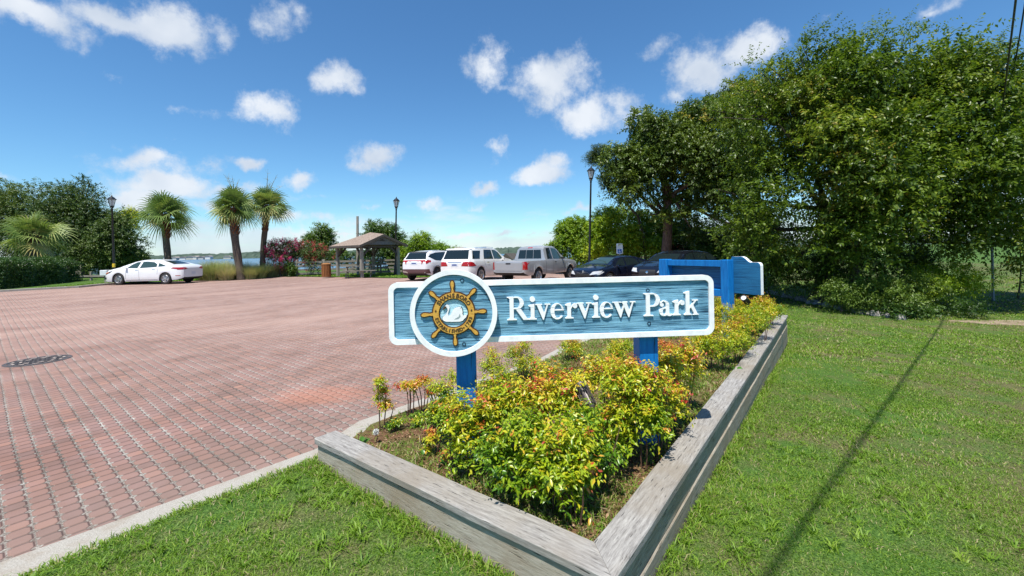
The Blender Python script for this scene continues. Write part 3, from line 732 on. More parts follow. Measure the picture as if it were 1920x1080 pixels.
# local x = w_, local y = to the left of w_ = front of the board (n_)
zt = 1.335
mb = MB(); mb.box(-.07, .07, -.07, .07, -.5, zt, ch=.006); mb.build('post', M_BLUEPOST, S2)
mb = MB(); mb.box(-.10, .09, -.07, .07, -.5, zt + .0, ch=.006); mb.build('post', M_BLUEPOST, S2, (-1.30, 0, 0))
mb = MB(); mb.box(-1.21, -.0705, -.045, .045, zt - .115, zt - .012, ch=.004); mb.build('cross_rail', M_BLUEPOST, S2)
mb = MB(); mb.box(-1.21, -.0705, -.045, .045, zt - .60, zt - .49, ch=.004); mb.build('cross_rail', M_BLUEPOST, S2)
xe = .50
def bump(g):
    P = [(-1.55 + g, .80 + g), (xe - g, .80 + g), (xe - g, zt - .09 - g)]
    P += [(xe - g - .05 + .05 * math.cos(math.radians(a)), zt - .09 - g + .05 * math.sin(math.radians(a))) for a in (30, 60, 90)]
    P += [(xe - .17, zt - .04 - g)]
    P += [(xe - .19 - .13 * i / 6, zt - .035 - g + .085 * math.sin(math.pi / 2 * i / 6)) for i in range(1, 7)]
    P += [(.04 + g, zt + .05 - g), (.0 + g, zt - .06 - g), (-1.5 + g, zt - .06 - g), (-1.55 + g, zt - .10 - g)]
    return P
mb = MB(); P = bump(0); mb.prism(P, .0705, .094); mb.build('board', M_SIGN2, S2)
mb = MB(); mb.ring(bump(0), bump(.035), .0945, .158); mb.build('rim', M_WHITE, S2)
# small flood lamp standing in front of it
# ---------------------------------------------------------------- lamps, gazebo, fence, furniture
M_BLACK = mat_plain('black_lamp_paint', (.012, .013, .014), .38)
M_LGLASS = mat_plain('frosted_lamp_glass', (.62, .66, .68), .25, Alpha=1.0)
def lamp(px, Y, ztop, tilt, label, band=False):
    p = at(px, 500, Y); t = thing('street_lamp', label, 'street lamp', (p.x, Y, lotz(p.x, Y)), 0, 'black lantern street lamps'); t.rotation_euler = (0, tilt, 0)
    H = ztop; s = H / 5.5
    mb = MB(); mb.lathe([(.16, 0), (.16, .12), (.12, .16), (.11, .6), (.085, .7), (.075, .78), (.066, 1.2), (.048, H - .95), (.06, H - .93), (.06, H - .88), (.04, H - .86), (.04, H - .84)], 14)
    mb.build('pole', M_BLACK, t, smooth=35)
    mb = MB(); b = H - .84
    mb.lathe([(.05, b), (.10, b + .03), (.075, b + .07), (.12, b + .12), (.125, b + .15), (.10, b + .155)], 14)
    mb.lathe([(.245, b + .545), (.25, b + .565), (.20, b + .60), (.14, b + .68), (.08, b + .72), (.05, b + .74), (.035, b + .76), (.045, b + .79), (.02, b + .82), (.008, b + .86)], 8)
    for k in range(6):
        a = math.radians(60 * k + 15); c, s_ = math.cos(a), math.sin(a)
        mb.bar((.115 * c, .115 * s_, b + .15), (.215 * c, .215 * s_, b + .55), .016, .016)
    mb.build('lantern_frame', M_BLACK, t, smooth=30)
    mb = MB(); mb.lathe([(.085, b + .16), (.105, b + .158), (.198, b + .54), (.18, b + .543)], 6); mb.build('lantern_glass', M_LGLASS, t)
    if band:
        mb = MB(); mb.lathe([(.078, 1.05), (.08, 1.052), (.079, 1.28), (.075, 1.282)], 14); mb.build('yellow_band', mat_plain('yellow_tape', (.75, .50, .03), .5), t)
    return t
lamp(214, 27, 5.62, -.012, 'black lantern street lamp behind the nose of the white sedan, yellow band on its pole', True)
lamp(741, 30.2, 5.55, .034, 'black lantern street lamp beside the gazebo and the small white SUV')
lamp(1104, 24.2, 6.35, .040, 'tallest black lantern street lamp, between the silver pickup and the dark blue sedan')

M_SHING = mat_noise('roof_shingles', [(.13, .095, .07), (.25, .19, .15), (.38, .30, .25)], 9, .9, (1, 1, 3), 6, .6, .02)
M_DARKW = m_wood('dark_stained_wood', (.035, .03, .026), (.08, .07, .06), (.14, .125, .11), scale=.5)
# gazebo: box plan, hip roof with a small gable on the near right side
F0 = at(676, 500, 27.0); ga = math.atan2(-.653, .757)      # local -x runs back-left along the long eave, local y runs back-right
GZ = thing('gazebo', 'open wooden picnic gazebo with brown shingled roof and a small front gable', 'gazebo', (F0.x, 27.0, .03), ga)
LA, LB, ZE = 4.1, 3.6, 2.10
# local: front corner at (0,0); long side to x=-LA; short side to y=+LB
pk = (-LA * .47, LB * .52, 3.02)
c00, c10, c11, c01 = (0, 0, ZE), (-LA, 0, ZE), (-LA, LB, ZE), (0, LB, ZE)
mb = MB(); gp = (-.02, LB * .48, ZE + .72); gi = (-LA * .30, LB * .5, ZE + .76)
vs = [c00, c10, c11, c01, pk, gp]
fs = [(0, 1, 4), (1, 2, 4), (2, 3, 4), (0, 4, 5), (3, 5, 4)]
top = [Vector(v) for v in vs]; vs2 = [tuple(v) for v in top] + [tuple(v - Vector((0, 0, .07))) for v in top]
fs2 = fs + [tuple(i + 6 for i in f[::-1]) for f in fs] + [(0, 6, 7, 1), (1, 7, 8, 2), (2, 8, 9, 3), (3, 9, 11, 5), (5, 11, 6, 0)]
mb.add(vs2, fs2); rf = mb.build('roof', M_SHING, GZ)
mb = MB(); mb.add([(-.20, .35, ZE + .02), (-.20, LB - .35, ZE + .02), (-.20, LB * .48, ZE + .60), (-.26, .35, ZE + .02), (-.26, LB - .35, ZE + .02), (-.26, LB * .48, ZE + .60)],
                  [(0, 1, 2), (5, 4, 3), (0, 3, 4, 1), (1, 4, 5, 2), (2, 5, 3, 0)]); mb.build('gable_board', m_wood('grey_gable_wood', (.09, .09, .09), (.16, .16, .165), (.24, .24, .245), .5), GZ)
mb = MB(); mb.add([(-.195, LB * .48 - .28, ZE + .25), (-.195, LB * .48 + .28, ZE + .25), (-.195, LB * .48, ZE + .44), (-.199, LB * .48 - .28, ZE + .25), (-.199, LB * .48 + .28, ZE + .25), (-.199, LB * .48, ZE + .44)],
                  [(0, 1, 2), (5, 4, 3), (0, 3, 4, 1), (1, 4, 5, 2), (2, 5, 3, 0)]); mb.build('gable_vent', M_DARKW, GZ)
mb = MB()
for a, b in ((c00, c10), (c00, gp), (gp, c01)): mb.bar(Vector(a) - Vector((0, 0, .08)), Vector(b) - Vector((0, 0, .08)), .05, .15)
mb.build('fascia', M_DARKW, GZ)
for (x, y) in ((-.45, .35), (-LA + .4, .4), (-LA + .45, LB - .45), (-.45, LB - .5)):
    mb = MB(); mb.box(x - .09, x + .09, y - .09, y + .09, 0, ZE - .16, ch=.01); pst = mb.build('post', M_POSTW, GZ)
    mb = MB()
    for sx, sy in ((1 if x < -2 else -1, 0), (0, 1 if y < 1.5 else -1)):
        mb.bar((x, y, ZE - .75), (x + sx * .6, y + sy * .6, ZE - .15), .09, .12)
    mb.build('brace', M_DARKW, GZ)
mb = MB()
for a, b in (((-.45, .35), (-LA + .4, .4)), ((-LA + .4, .4), (-LA + .45, LB - .45)), ((-LA + .45, LB - .45), (-.45, LB - .5)), ((-.45, LB - .5), (-.45, .35))):
    mb.bar((*a, ZE - .10), (*b, ZE - .10), .10, .13)
mb.build('ring_beam', M_DARKW, GZ)

def picnic(x, y, rz, label):
    t = thing('picnic_table', label, 'picnic table', (x, y, .03), rz)
    mb = MB()
    for k in range(5): mb.box(-1.1, 1.1, -.38 + k * .155, -.38 + k * .155 + .14, .72, .76)
    mb.build('tabletop', M_FENCE, t)
    for s in (-1, 1):
        mb = MB()
        for k in range(2): mb.box(-1.1, 1.1, s * .72 - .14 + k * .15, s * .72 - .14 + k * .15 + .135, .43, .47)
        mb.build('bench_seat', M_FENCE, t)
    for s in (-.75, .75):
        mb = MB(); mb.bar((s, -.62, 0), (s, -.22, .715), .05, .12); mb.bar((s, .62, 0), (s, .22, .715), .05, .12)
        mb.bar((s + .055, -.84, .39), (s + .055, .84, .39), .05, .10); mb.build('trestle', M_FENCE, t)
    return t
pp = at(668, 500, 27.6); picnic(pp.x, 28.1, math.radians(14), 'weathered wooden picnic table with benches standing at the gazebo')

# mooring mast behind the gazebo
p = at(671, 500, 31.5); mt = MB(); mt.tube([(0, 0, -1), (.01, 0, 2), (.05, 0, 4.35)], [.105, .10, .085], 10)
tag(mt.build('wooden_mast', M_POSTW, None, (p.x, 31.5, 0), smooth=40), 'tall bare wooden pole rising behind the gazebo roof', 'pole')

def fence(x0, y0, x1, y1, nr, h, label, sp=2.0, mat=M_FENCE):
    a, b = Vector((x0, y0)), Vector((x1, y1)); L = (b - a).length; t = thing('rail_fence', label, 'fence', (x0, y0, .03), math.atan2(y1 - y0, x1 - x0))
    n = max(1, round(L / sp)); rnd = random.Random(int(x0 * 10))
    for i in range(n + 1):
        mb = MB(); mb.box(-.06, .06, .022, .14, -.1, h + .06, ch=.01); mb.build('post', M_POSTW, t, (L * i / n, 0, 0))
    for r in range(nr):
        z = h * (r + .6) / nr
        mb = MB()
        for i in range(n): mb.box(L * i / n + .004, L * (i + 1) / n - .004, -.02, .02, z - .065 + rnd.uniform(-.012, .012), z + .065 + rnd.uniform(-.012, .012))
        mb.build('rail', mat, t)
    return t
q0, q1, q2 = at(556, 500, 31.4), at(605, 500, 31.8), at(765, 500, 32.6)
fence(q0.x, 31.4, q1.x, 31.8, 4, 1.12, 'weathered board fence panel between the crape myrtles and the litter bin', 1.7)
fence(q1.x + .1, 31.8, q2.x, 32.6, 4, 1.12, 'long weathered four-rail board fence behind the gazebo', 2.1)
q0, q1 = at(1060, 500, 30.5), at(1340, 500, 29.5)
fence(q0.x, 31.5, q1.x, 31.0, 2, 1.1, 'low two-rail wooden fence behind the pickup and dark blue sedan', 2.4)
q0, q1 = at(112, 505, 30), at(204, 505, 29.5)
fence(q0.x, 30.4, q1.x, 29.9, 1, .62, 'low single-rail wooden barrier on the lawn beside the clipped hedge', 2.2, M_TIMBER)

# litter bin
p = at(612, 517, 28.6); t = thing('litter_bin', 'round litter bin clad in orange-brown wooden slats beside the gazebo', 'litter bin', (p.x, 28.6, .04))
M_SLAT = m_wood('bin_slats', (.12, .04, .012), (.24, .09, .028), (.34, .14, .05), .5, axis='Z')
for k in range(18):
    a = 2 * math.pi * k / 18; mb = MB(); M = Matrix.Rotation(a, 4, 'Z'); mb.box(.27, .295, -.038, .038, .04, .86, M); mb.build('slat', M_SLAT, t)
mb = MB(); mb.lathe([(.262, .03), (.265, .05), (.265, .84), (.25, .85)], 18); mb.build('liner', M_BLACK, t, smooth=40)
mb = MB(); mb.lathe([(.31, .865), (.315, .89), (.26, .93), (.15, .96), (.14, .955)], 18); mb.build('lid', m_wood('bin_lid', (.16, .07, .02), (.28, .13, .05), (.36, .18, .07), .5), t, smooth=40)

# small pedestal by the sedan's nose
p = at(200, 505, 26.9); t = thing('pedestal_box', 'small white box on a grey wooden post beside the front of the white sedan', 'pedestal', (p.x, 26.9, .08))
mb = MB(); mb.box(-.09, .09, -.09, .09, 0, .46, ch=.01); mb.build('post', M_POSTW, t)
mb = MB(); mb.box(-.27, .17, -.2, .2, .46, .80, ch=.02); mb.build('box', mat_plain('faded_white_plastic', (.7, .74, .76), .4), t)
mb = MB(); mb.box(.172, .40, -.18, .18, .50, .78, ch=.02); mb.build('side_panel', M_DARKW, t)

# disabled-parking sign
p = at(1162, 480, 25.5); t = thing('parking_sign', 'white disabled-parking sign with blue wheelchair square above the dark blue sedan', 'parking sign', (p.x, 25.5, -.12), math.radians(-12))
zc = 1.42
mb = MB(); mb.box(-.03, .03, .012, .06, 0, 2.0); mb.build('post', mat_plain('galvanised_steel', (.35, .36, .37), .4, .6), t)
mb = MB(); mb.prism(rrect(-.185, .185, zc - .06, zc + .56, .03, 4), -.004, .006); mb.build('plate', M_WHITE, t)
mb = MB(); mb.prism(rrect(-.12, .12, zc - .02, zc + .22, .02, 4), -.008, -.0045); mb.build('blue_square', mat_plain('sign_blue', (.01, .13, .50), .4), t)
mb = MB(); mb.ring(ell(-.005, zc + .06, .055, .055, 0, 340, 17), ell(-.005, zc + .06, .038, .038, 0, 340, 17), -.011, -.0082)
mb.prism(ell(-.02, zc + .178, .017, .017, 0, 330, 11), -.011, -.0082); mb.prism([(-.032, zc + .07), (-.012, zc + .07), (-.008, zc + .15), (-.03, zc + .15)], -.0115, -.0082)
mb.prism([(-.03, zc + .07), (.04, zc + .07), (.07, zc + .02), (.085, zc + .03), (.05, zc + .09), (-.03, zc + .09)], -.0118, -.0082); mb.build('wheelchair_symbol', M_WHITE, t)

# manhole cover
M_IRON = mat_noise('cast_iron', [(.03, .027, .026), (.075, .065, .062), (.14, .12, .11)], 22, .6, spec=.4)
t = thing('manhole_cover', 'dark round cast iron manhole cover set in the brick paving', 'manhole cover', (-7.38, 6.62, .001))
mb = MB(); mb.ring([(x, z) for x, z in ell(0, 0, .37, .37, 0, 354, 59)], [(x, z) for x, z in ell(0, 0, .325, .325, 0, 354, 59)], -.004, .006, Matrix.Rotation(math.radians(-90), 4, 'X')); mb.build('frame', M_IRON, t)
mb = MB(); mb.lathe([(.32, -.02), (.32, .001), (.31, .003)], 40)
for k in range(-4, 5):
    for j in range(-4, 5):
        if (k * k + j * j) * .065 ** 2 < .075: mb.box(k * .065 - .022, k * .065 + .022, j * .065 - .022 , j * .065 + .022, .002, .009)
mb.build('lid', M_IRON, t)
mb = MB()
for r_, n_k in ((.17, 7), (.26, 11)):
    for k in range(n_k):
        a = 2 * math.pi * k / n_k + .3
        mb.add([(r_ * math.cos(a + s * .09 / r_ * .35) + .0, r_ * math.sin(a + s * .09 / r_ * .35), .0095) for s in (-1, 1)] + [((r_ + .03) * math.cos(a + s * .09 / r_ * .35), (r_ + .03) * math.sin(a + s * .09 / r_ * .35), .0095) for s in (1, -1)], [(0, 1, 2, 3)])
mb.build('grit_pockets', mat_noise('grit_dust', [(.32, .26, .22), (.48, .40, .35)], 60, .95), t)

# thin post by the side road
p = at(1862, 552, 16.6); mb = MB(); mb.tube([(0, 0, -.2), (0, 0, 1.05), (.0, 0, 2.1)], [.04, .04, .04], 10)
tag(mb.build('marker_post', mat_plain('grey_blue_metal', (.22, .27, .34), .45, .3), None, (p.x, 16.6, gz(p.x, 16.6)), smooth=40), 'thin grey metal post on the lawn under the right-hand tree edge', 'post')

# garden flood lamps
def flood(x, y, z, aim, label, col, ln=.15):
    t = thing('flood_lamp', label, 'garden lamp', (x, y, z))
    d = Vector(aim).normalized(); q = d.to_track_quat('Z', 'Y').to_matrix().to_4x4(); q.translation = Vector((0, 0, .33))
    mb = MB(); prof = [(.012, -.02), (.03, 0), (.033, .03)] ; mb.lathe([(.018, -.03), (.032, -.01), (.036, .02), (.036, ln * .55), (.046, ln * .62), (.050, ln), (.046, ln + .002), (.040, ln - .02)], 20, q)
    for k in range(16):
        a = 2 * math.pi * k / 16; M = q @ Matrix.Rotation(a, 4, 'Z'); mb.box(.034, .045, -.0035, .0035, -.005, ln * .75, M)
    mb.build('housing', col, t, smooth=30)
    mb = MB(); mb.lathe([(.018, -.3), (.018, .30), (.012, .31)], 8); mb.build('stem', col, t)
    mb = MB(); mb.lathe([(.038, ln - .012), (.03, ln - .008)], 16, q); mb.build('lens', mat_plain('lamp_lens', (.8, .8, .76), .15), t)
    return t
M_BRONZE = mat_plain('dark_bronze', (.085, .07, .065), .4, .3)
pf = at(1106, 748, 2.78); flood(pf.x, 2.78, pf.z - .37, (-.35, .75, .75), 'dark ribbed garden flood lamp among the yellow shrubs, aimed at the name sign', M_BRONZE)
pf = at(1402, 567, 6.6); flood(pf.x, 6.6, pf.z - .33, (-.6, -.45, .45), 'small garden flood lamp with pale lens by the rear-facing sign', M_BLACK, .17)

# overhead cables
M_CABLE = mat_plain('cable_rubber', (.02, .02, .022), .6)
def gshadow(px, py):
    z = -.2
    for i in range(20):
        r = at(px, py, 1.0); r.z -= EYE; k = (z - EYE) / r.z; x, y = r.x * k, k; z = gz(x, y)
    return Vector((x, y, z))
g1, g2 = gshadow(1440, 1080), gshadow(1755, 620)
def cable(h, off, rad, label, dz=0):
    a = g1 + SUNV * ((h - g1.z) / SUNV.z); b = g2 + SUNV * ((h - g2.z) / SUNV.z); b.z = a.z = h; d = (b - a).normalized(); side = Vector((d.y, -d.x, 0))
    a = a + side * off; pts = []
    for i in range(31):
        s = -26 + i * 3.2; pts.append(a + d * s + Vector((0, 0, .00025 * (s - 22) ** 2 - .12 + dz)))
    mb = MB(); mb.tube(pts, rad, 6); return tag(mb.build('overhead_cable', M_CABLE, None, smooth=60), label, 'cable', 'overhead cables')
cable(5.9, 0, .017, 'thick lower overhead cable, the left one of the pair above the big tree')
cable(7.5, 0, .017, 'thin overhead cable just right of the thick one above the big tree')
cable(6.6, 3.0, .010, 'thin overhead cable far right beside the tree edge, inner one')
cable(6.6, 3.9, .010, 'thin overhead cable at the right border of the picture')
# ---------------------------------------------------------------- vehicles
M_TYRE = mat_plain('tyre_rubber', (.018, .018, .018), .8)
M_RIM = mat_plain('alloy_rim', (.52, .52, .53), .3, .8)
M_RIMD = mat_plain('dark_alloy_rim', (.10, .10, .105), .35, .7)
M_GLASS = mat_plain('tinted_car_glass', (.012, .020, .022), .04, 0, .6)
M_GLASSG = mat_plain('green_car_glass', (.035, .065, .06), .04, 0, .6)
M_PLASTIC = mat_plain('black_trim_plastic', (.02, .02, .021), .55)
M_RED = mat_plain('red_lamp_lens', (.36, .008, .010), .12, 0, .6)
M_CLEAR = mat_plain('clear_lamp_lens', (.62, .64, .66), .1, .2, .6)
M_AMBER = mat_plain('amber_lamp_lens', (.55, .14, .04), .15)
M_CHROME = mat_plain('chrome_trim', (.7, .7, .7), .12, 1)
M_PLATE = mat_plain('number_plate_white', (.62, .66, .72), .4)
M_PLTXT = mat_plain('plate_text_blue', (.05, .08, .25), .5)
def paint(name, col, rough=.28, metal=0, coat=.6):
    m, t = newmat(name); c = t('ShaderNodeTexCoord').outputs['Object']; n = t.noise(c, 3, 4, .6)
    finish(t, t.ramp(n, [(.3, tuple(x * .93 for x in col)), (.7, col)]), rough, metal, .5, coat=coat); return m
PW = paint('white_car_paint', (.80, .80, .80)); PW2 = paint('pearl_white_car_paint', (.80, .79, .755)); PS = paint('silver_car_paint', (.42, .425, .43), .34, .4)
PN = paint('dark_blue_car_paint', (.006, .009, .022), .2); PK = paint('black_car_paint', (.006, .007, .012), .2)

def interp(tab, x): return float(np.interp(x, [p[0] for p in tab], [p[1] for p in tab]))
def car(name, label, cat, cfg, x, y, z, bearing, group):
    t = thing(name, label, cat, (x, y, z), math.radians(90 - bearing), group)
    L, W = cfg['L'], cfg['W'] / 2; xs = set(np.arange(-L / 2, L / 2 + .001, .06))
    for (xw, _) in ((cfg['xf'], 0), (cfg['xr'], 0)): xs |= set(np.arange(xw - .5, xw + .5, .025))
    xs |= {p[0] for p in cfg['top']} | {p[0] + .012 for p in cfg['top'] if -L / 2 < p[0] < L / 2 - .1}
    xs |= {-L / 2 + d for d in (.01, .025, .05, .08)} | {L / 2 - d for d in (.01, .025, .05, .08)}
    xs = sorted({round(v, 3) for v in xs if -L / 2 <= v <= L / 2}); RA = cfg['R'] + .055
    V = []; nl = None
    for xx in xs:
        e = min(1, (L / 2 - abs(xx)) / cfg.get('rnd', .42)); k = 1 - cfg.get('taper', .14) * (1 - e) ** 2.4
        e2 = min(1, (L / 2 - abs(xx)) / .09); kz = (1 - e2) ** 2
        zb = interp(cfg['bot'], xx) + .05 * kz; zt = interp(cfg['top'], xx) - .05 * kz; bl = min(interp(cfg['belt'], xx), zt + 10) - .02 * kz
        hc = zt - bl; wb = W * k * (1 - .035 * kz); wbelt = wb * .975; wr = wbelt - .03 - cfg.get('tumble', .34) * max(0, hc) * min(1, max(0, hc) * 3) - .04 * (hc > .25)
        if hc < 0: wr = wbelt - .10
        zs = bl + hc * .9 if hc > .12 else bl + hc * .6
        za = 0
        for xw in (cfg['xf'], cfg['xr']):
            dd = RA ** 2 - (xx - xw) ** 2
            if dd > 0: za = max(za, cfg['R'] + math.sqrt(dd))
        lv = [(0, max(zb, za * .98)), (wb * .80, max(zb, za * .985)), (wb * .955, max(zb + .02, za)), (wb * .99, max(zb + .12, za + .001)), (wb + (.03 if 0 < za and cfg.get('flare') else 0), max(zb + .30, za + .035)), (wb * .998, max(lerp(zb, bl, .70), za + .06)),
              (wbelt + .006, bl - .05), (wbelt - .01, bl), (lerp(wbelt - .02, wr, .5), lerp(bl, zs, .5)), (wr, zs), (wr - min(.06, abs(hc) * .2), zt - (.018 if hc > .1 else .004)), (wr * .5, zt + .010 * (hc > 0)), (0, zt + .014 * (hc > 0))]
        nl = len(lv); ring = [(xx, w_l, z_l) for w_l, z_l in lv] + [(xx, -w_l, z_l) for w_l, z_l in lv[-2:0:-1]]
        V += ring
    nr = 2 * nl - 2; ns = len(xs); Fb = []; mi = []
    for i in range(ns - 1):
        for k in range(nr):
            k2 = (k + 1) % nr; Fb.append((i * nr + k, i * nr + k2, (i + 1) * nr + k2, (i + 1) * nr + k)); mi.append(1 if (k in (0, 1) or k in (nr - 1, nr - 2)) else 0)
    for base, rev in ((0, True), ((ns - 1) * nr, False)):
        for k in range(nl - 1):                # bands across the end between left and right
            a, b = k, k + 1; a2, b2 = (nr - a) % nr, (nr - b) % nr
            f = [base + a, base + b, base + b2, base + a2]; f = list(dict.fromkeys(f))
            if len(f) >= 3: Fb.append(tuple(f)); mi.append(0)
    import bmesh
    me = bpy.data.meshes.new('body'); me.from_pydata(V, [], Fb); me.materials.append(cfg['paint']); me.materials.append(M_PLASTIC)
    me.polygons.foreach_set('material_index', mi)
    bm = bmesh.new(); bm.from_mesh(me); bmesh.ops.remove_doubles(bm, verts=bm.verts, dist=.0005); bmesh.ops.recalc_face_normals(bm, faces=bm.faces); bm.to_mesh(me)
    bvh = BVHTree.FromBMesh(bm); bm.free()
    me.polygons.foreach_set('use_smooth', [True] * len(me.polygons)); me.set_sharp_from_angle(angle=math.radians(32))
    link('body', me, t)
    def patch(nm, poly, view, mat, off=.006, par=None, step=.045):
        """a thin skin laid on the body: poly in the plane seen from that side"""
        pts = []; n = len(poly)
        for i in range(n):
            a, b = Vector(poly[i]), Vector(poly[(i + 1) % n]); k = max(1, int((b - a).length / step)); pts += [a.lerp(b, j / k) for j in range(k)]
        m_ = len(pts); px_ = [p.x for p in pts]; py_ = [p.y for p in pts]
        gx, gy = np.meshgrid(np.arange(min(px_) + step / 2, max(px_), step), np.arange(min(py_) + step / 2, max(py_), step))
        def inside(qx, qy):
            c = False
            for i in range(m_):
                a, b = pts[i], pts[(i + 1) % m_]
                if (a.y > qy) != (b.y > qy) and qx < (b.x - a.x) * (qy - a.y) / (b.y - a.y) + a.x: c = not c
            return c
        G_ = [Vector((qx, qy)) for qx, qy in zip(gx.ravel(), gy.ravel()) if inside(qx, qy) and min((p - Vector((qx, qy))).length for p in pts) > step * .35]
        r = delaunay_2d_cdt(pts + G_, [(i, (i + 1) % m_) for i in range(m_)], [], 1, 1e-6)
        vs = []; ok = []
        for p in r[0]:
            if view in 'LR':
                s = 1 if view == 'L' else -1; o = Vector((p.x, s * 3, p.y)); d = Vector((0, -s, 0))
            elif view == 'T': o = Vector((p.x, p.y, 4)); d = Vector((0, 0, -1))
            else:
                s = 1 if view == 'F' else -1; o = Vector((s * 5, p.x, p.y)); d = Vector((-s, 0, 0))
            h = bvh.ray_cast(o, d)
            ok.append(h[0] is not None); nn = h[1] if h[0] is not None else d
            if h[0] is not None and nn.dot(d) > 0: nn = -nn
            vs.append(tuple(h[0] + nn * off) if h[0] is not None else (0, 0, 0))
        fs = [tuple(f) for f in r[2] if all(ok[i] for i in f)]
        mb = MB(); mb.add(vs, fs)
        me2 = bpy.data.meshes.new(nm); me2.from_pydata(vs, [], fs); me2.materials.append(mat)
        bm2 = bmesh.new(); bm2.from_mesh(me2); bmesh.ops.delete(bm2, geom=[v for v in bm2.verts if not v.link_faces], context='VERTS')
        bmesh.ops.recalc_face_normals(bm2, faces=bm2.faces)
        ctr = {'L': Vector((0, 1, 0)), 'R': Vector((0, -1, 0)), 'T': Vector((0, 0, 1)), 'F': Vector((1, 0, 0)), 'B': Vector((-1, 0, 0))}[view]
        if sum(f.normal.dot(ctr) * f.calc_area() for f in bm2.faces) < 0:
            for f in bm2.faces: f.normal_flip()
        bm2.to_mesh(me2); bm2.free(); me2.polygons.foreach_set('use_smooth', [True] * len(me2.polygons))
        return link(nm, me2, par or t)
    for spec in cfg['patches']:
        nm, poly, view, mat = spec[:4]; off = spec[4] if len(spec) > 4 else .006
        for v in view: patch(nm, poly if v not in 'X' else poly, v, mat, off)
    # wheels
    R = cfg['R']
    for xw in (cfg['xf'], cfg['xr']):
        for s in (1, -1):
            wl = MB(); M = Matrix.Translation((xw, s * (W - .115), R)) @ Matrix.Rotation(math.radians(-90 * s), 4, 'X')
            wl.lathe([(R * .55, -.10), (R * .66, -.105), (R * .93, -.10), (R * .985, -.08), (R, -.05), (R, .05), (R * .985, .08), (R * .93, .10), (R * .66, .105), (R * .64, .06), (R * .3, .05)], 32, M)
            wo = wl.build('wheel', M_TYRE, t, smooth=35)
            rm = MB(); rm.lathe([(R * .60, .055), (R * .66, .104), (R * .63, .112), (R * .585, .09), (R * .57, .06)], 32, M)
            ns_ = cfg.get('spokes', 5)
            for k in range(ns_):
                for dlt in ((-.16, .16) if cfg.get('dbl', True) else (0,)):
                    a = 2 * math.pi * k / ns_ + dlt + .3; a0 = 2 * math.pi * k / ns_ + dlt * .5 + .3
                    rm.bar(M @ Vector((R * .10 * math.cos(a0), R * .10 * math.sin(a0), .095)), M @ Vector((R * .60 * math.cos(a), R * .60 * math.sin(a), .09)), cfg.get('sw', .035), .02, up=(M.to_3x3() @ Vector((0, 0, 1))))
            rm.lathe([(R * .15, .07), (R * .15, .105), (R * .05, .11)], 16, M); rm.build('rim', cfg['rim'], wo, smooth=35)
    for (mx, mz) in cfg.get('mirror', []):
        for s in (1, -1):
            mm = MB(); yy = W * .93
            P_ = [(mx - .05, mz), (mx + .07, mz + .02), (mx + .04, mz + .09), (mx - .05, mz + .10)]
            mm.prism(P_, s * (yy), s * (yy + .15)); mm.build('door_mirror', cfg.get('mpaint', cfg['paint']), t)
    return t
def lerp(a, b, t): return a + (b - a) * t
def line(p, q, w=.012):
    p, q = Vector(p), Vector(q); d = (q - p).normalized(); n = Vector((-d.y, d.x)) * w / 2
    return [tuple(p + n), tuple(p - n), tuple(q - n), tuple(q + n)]

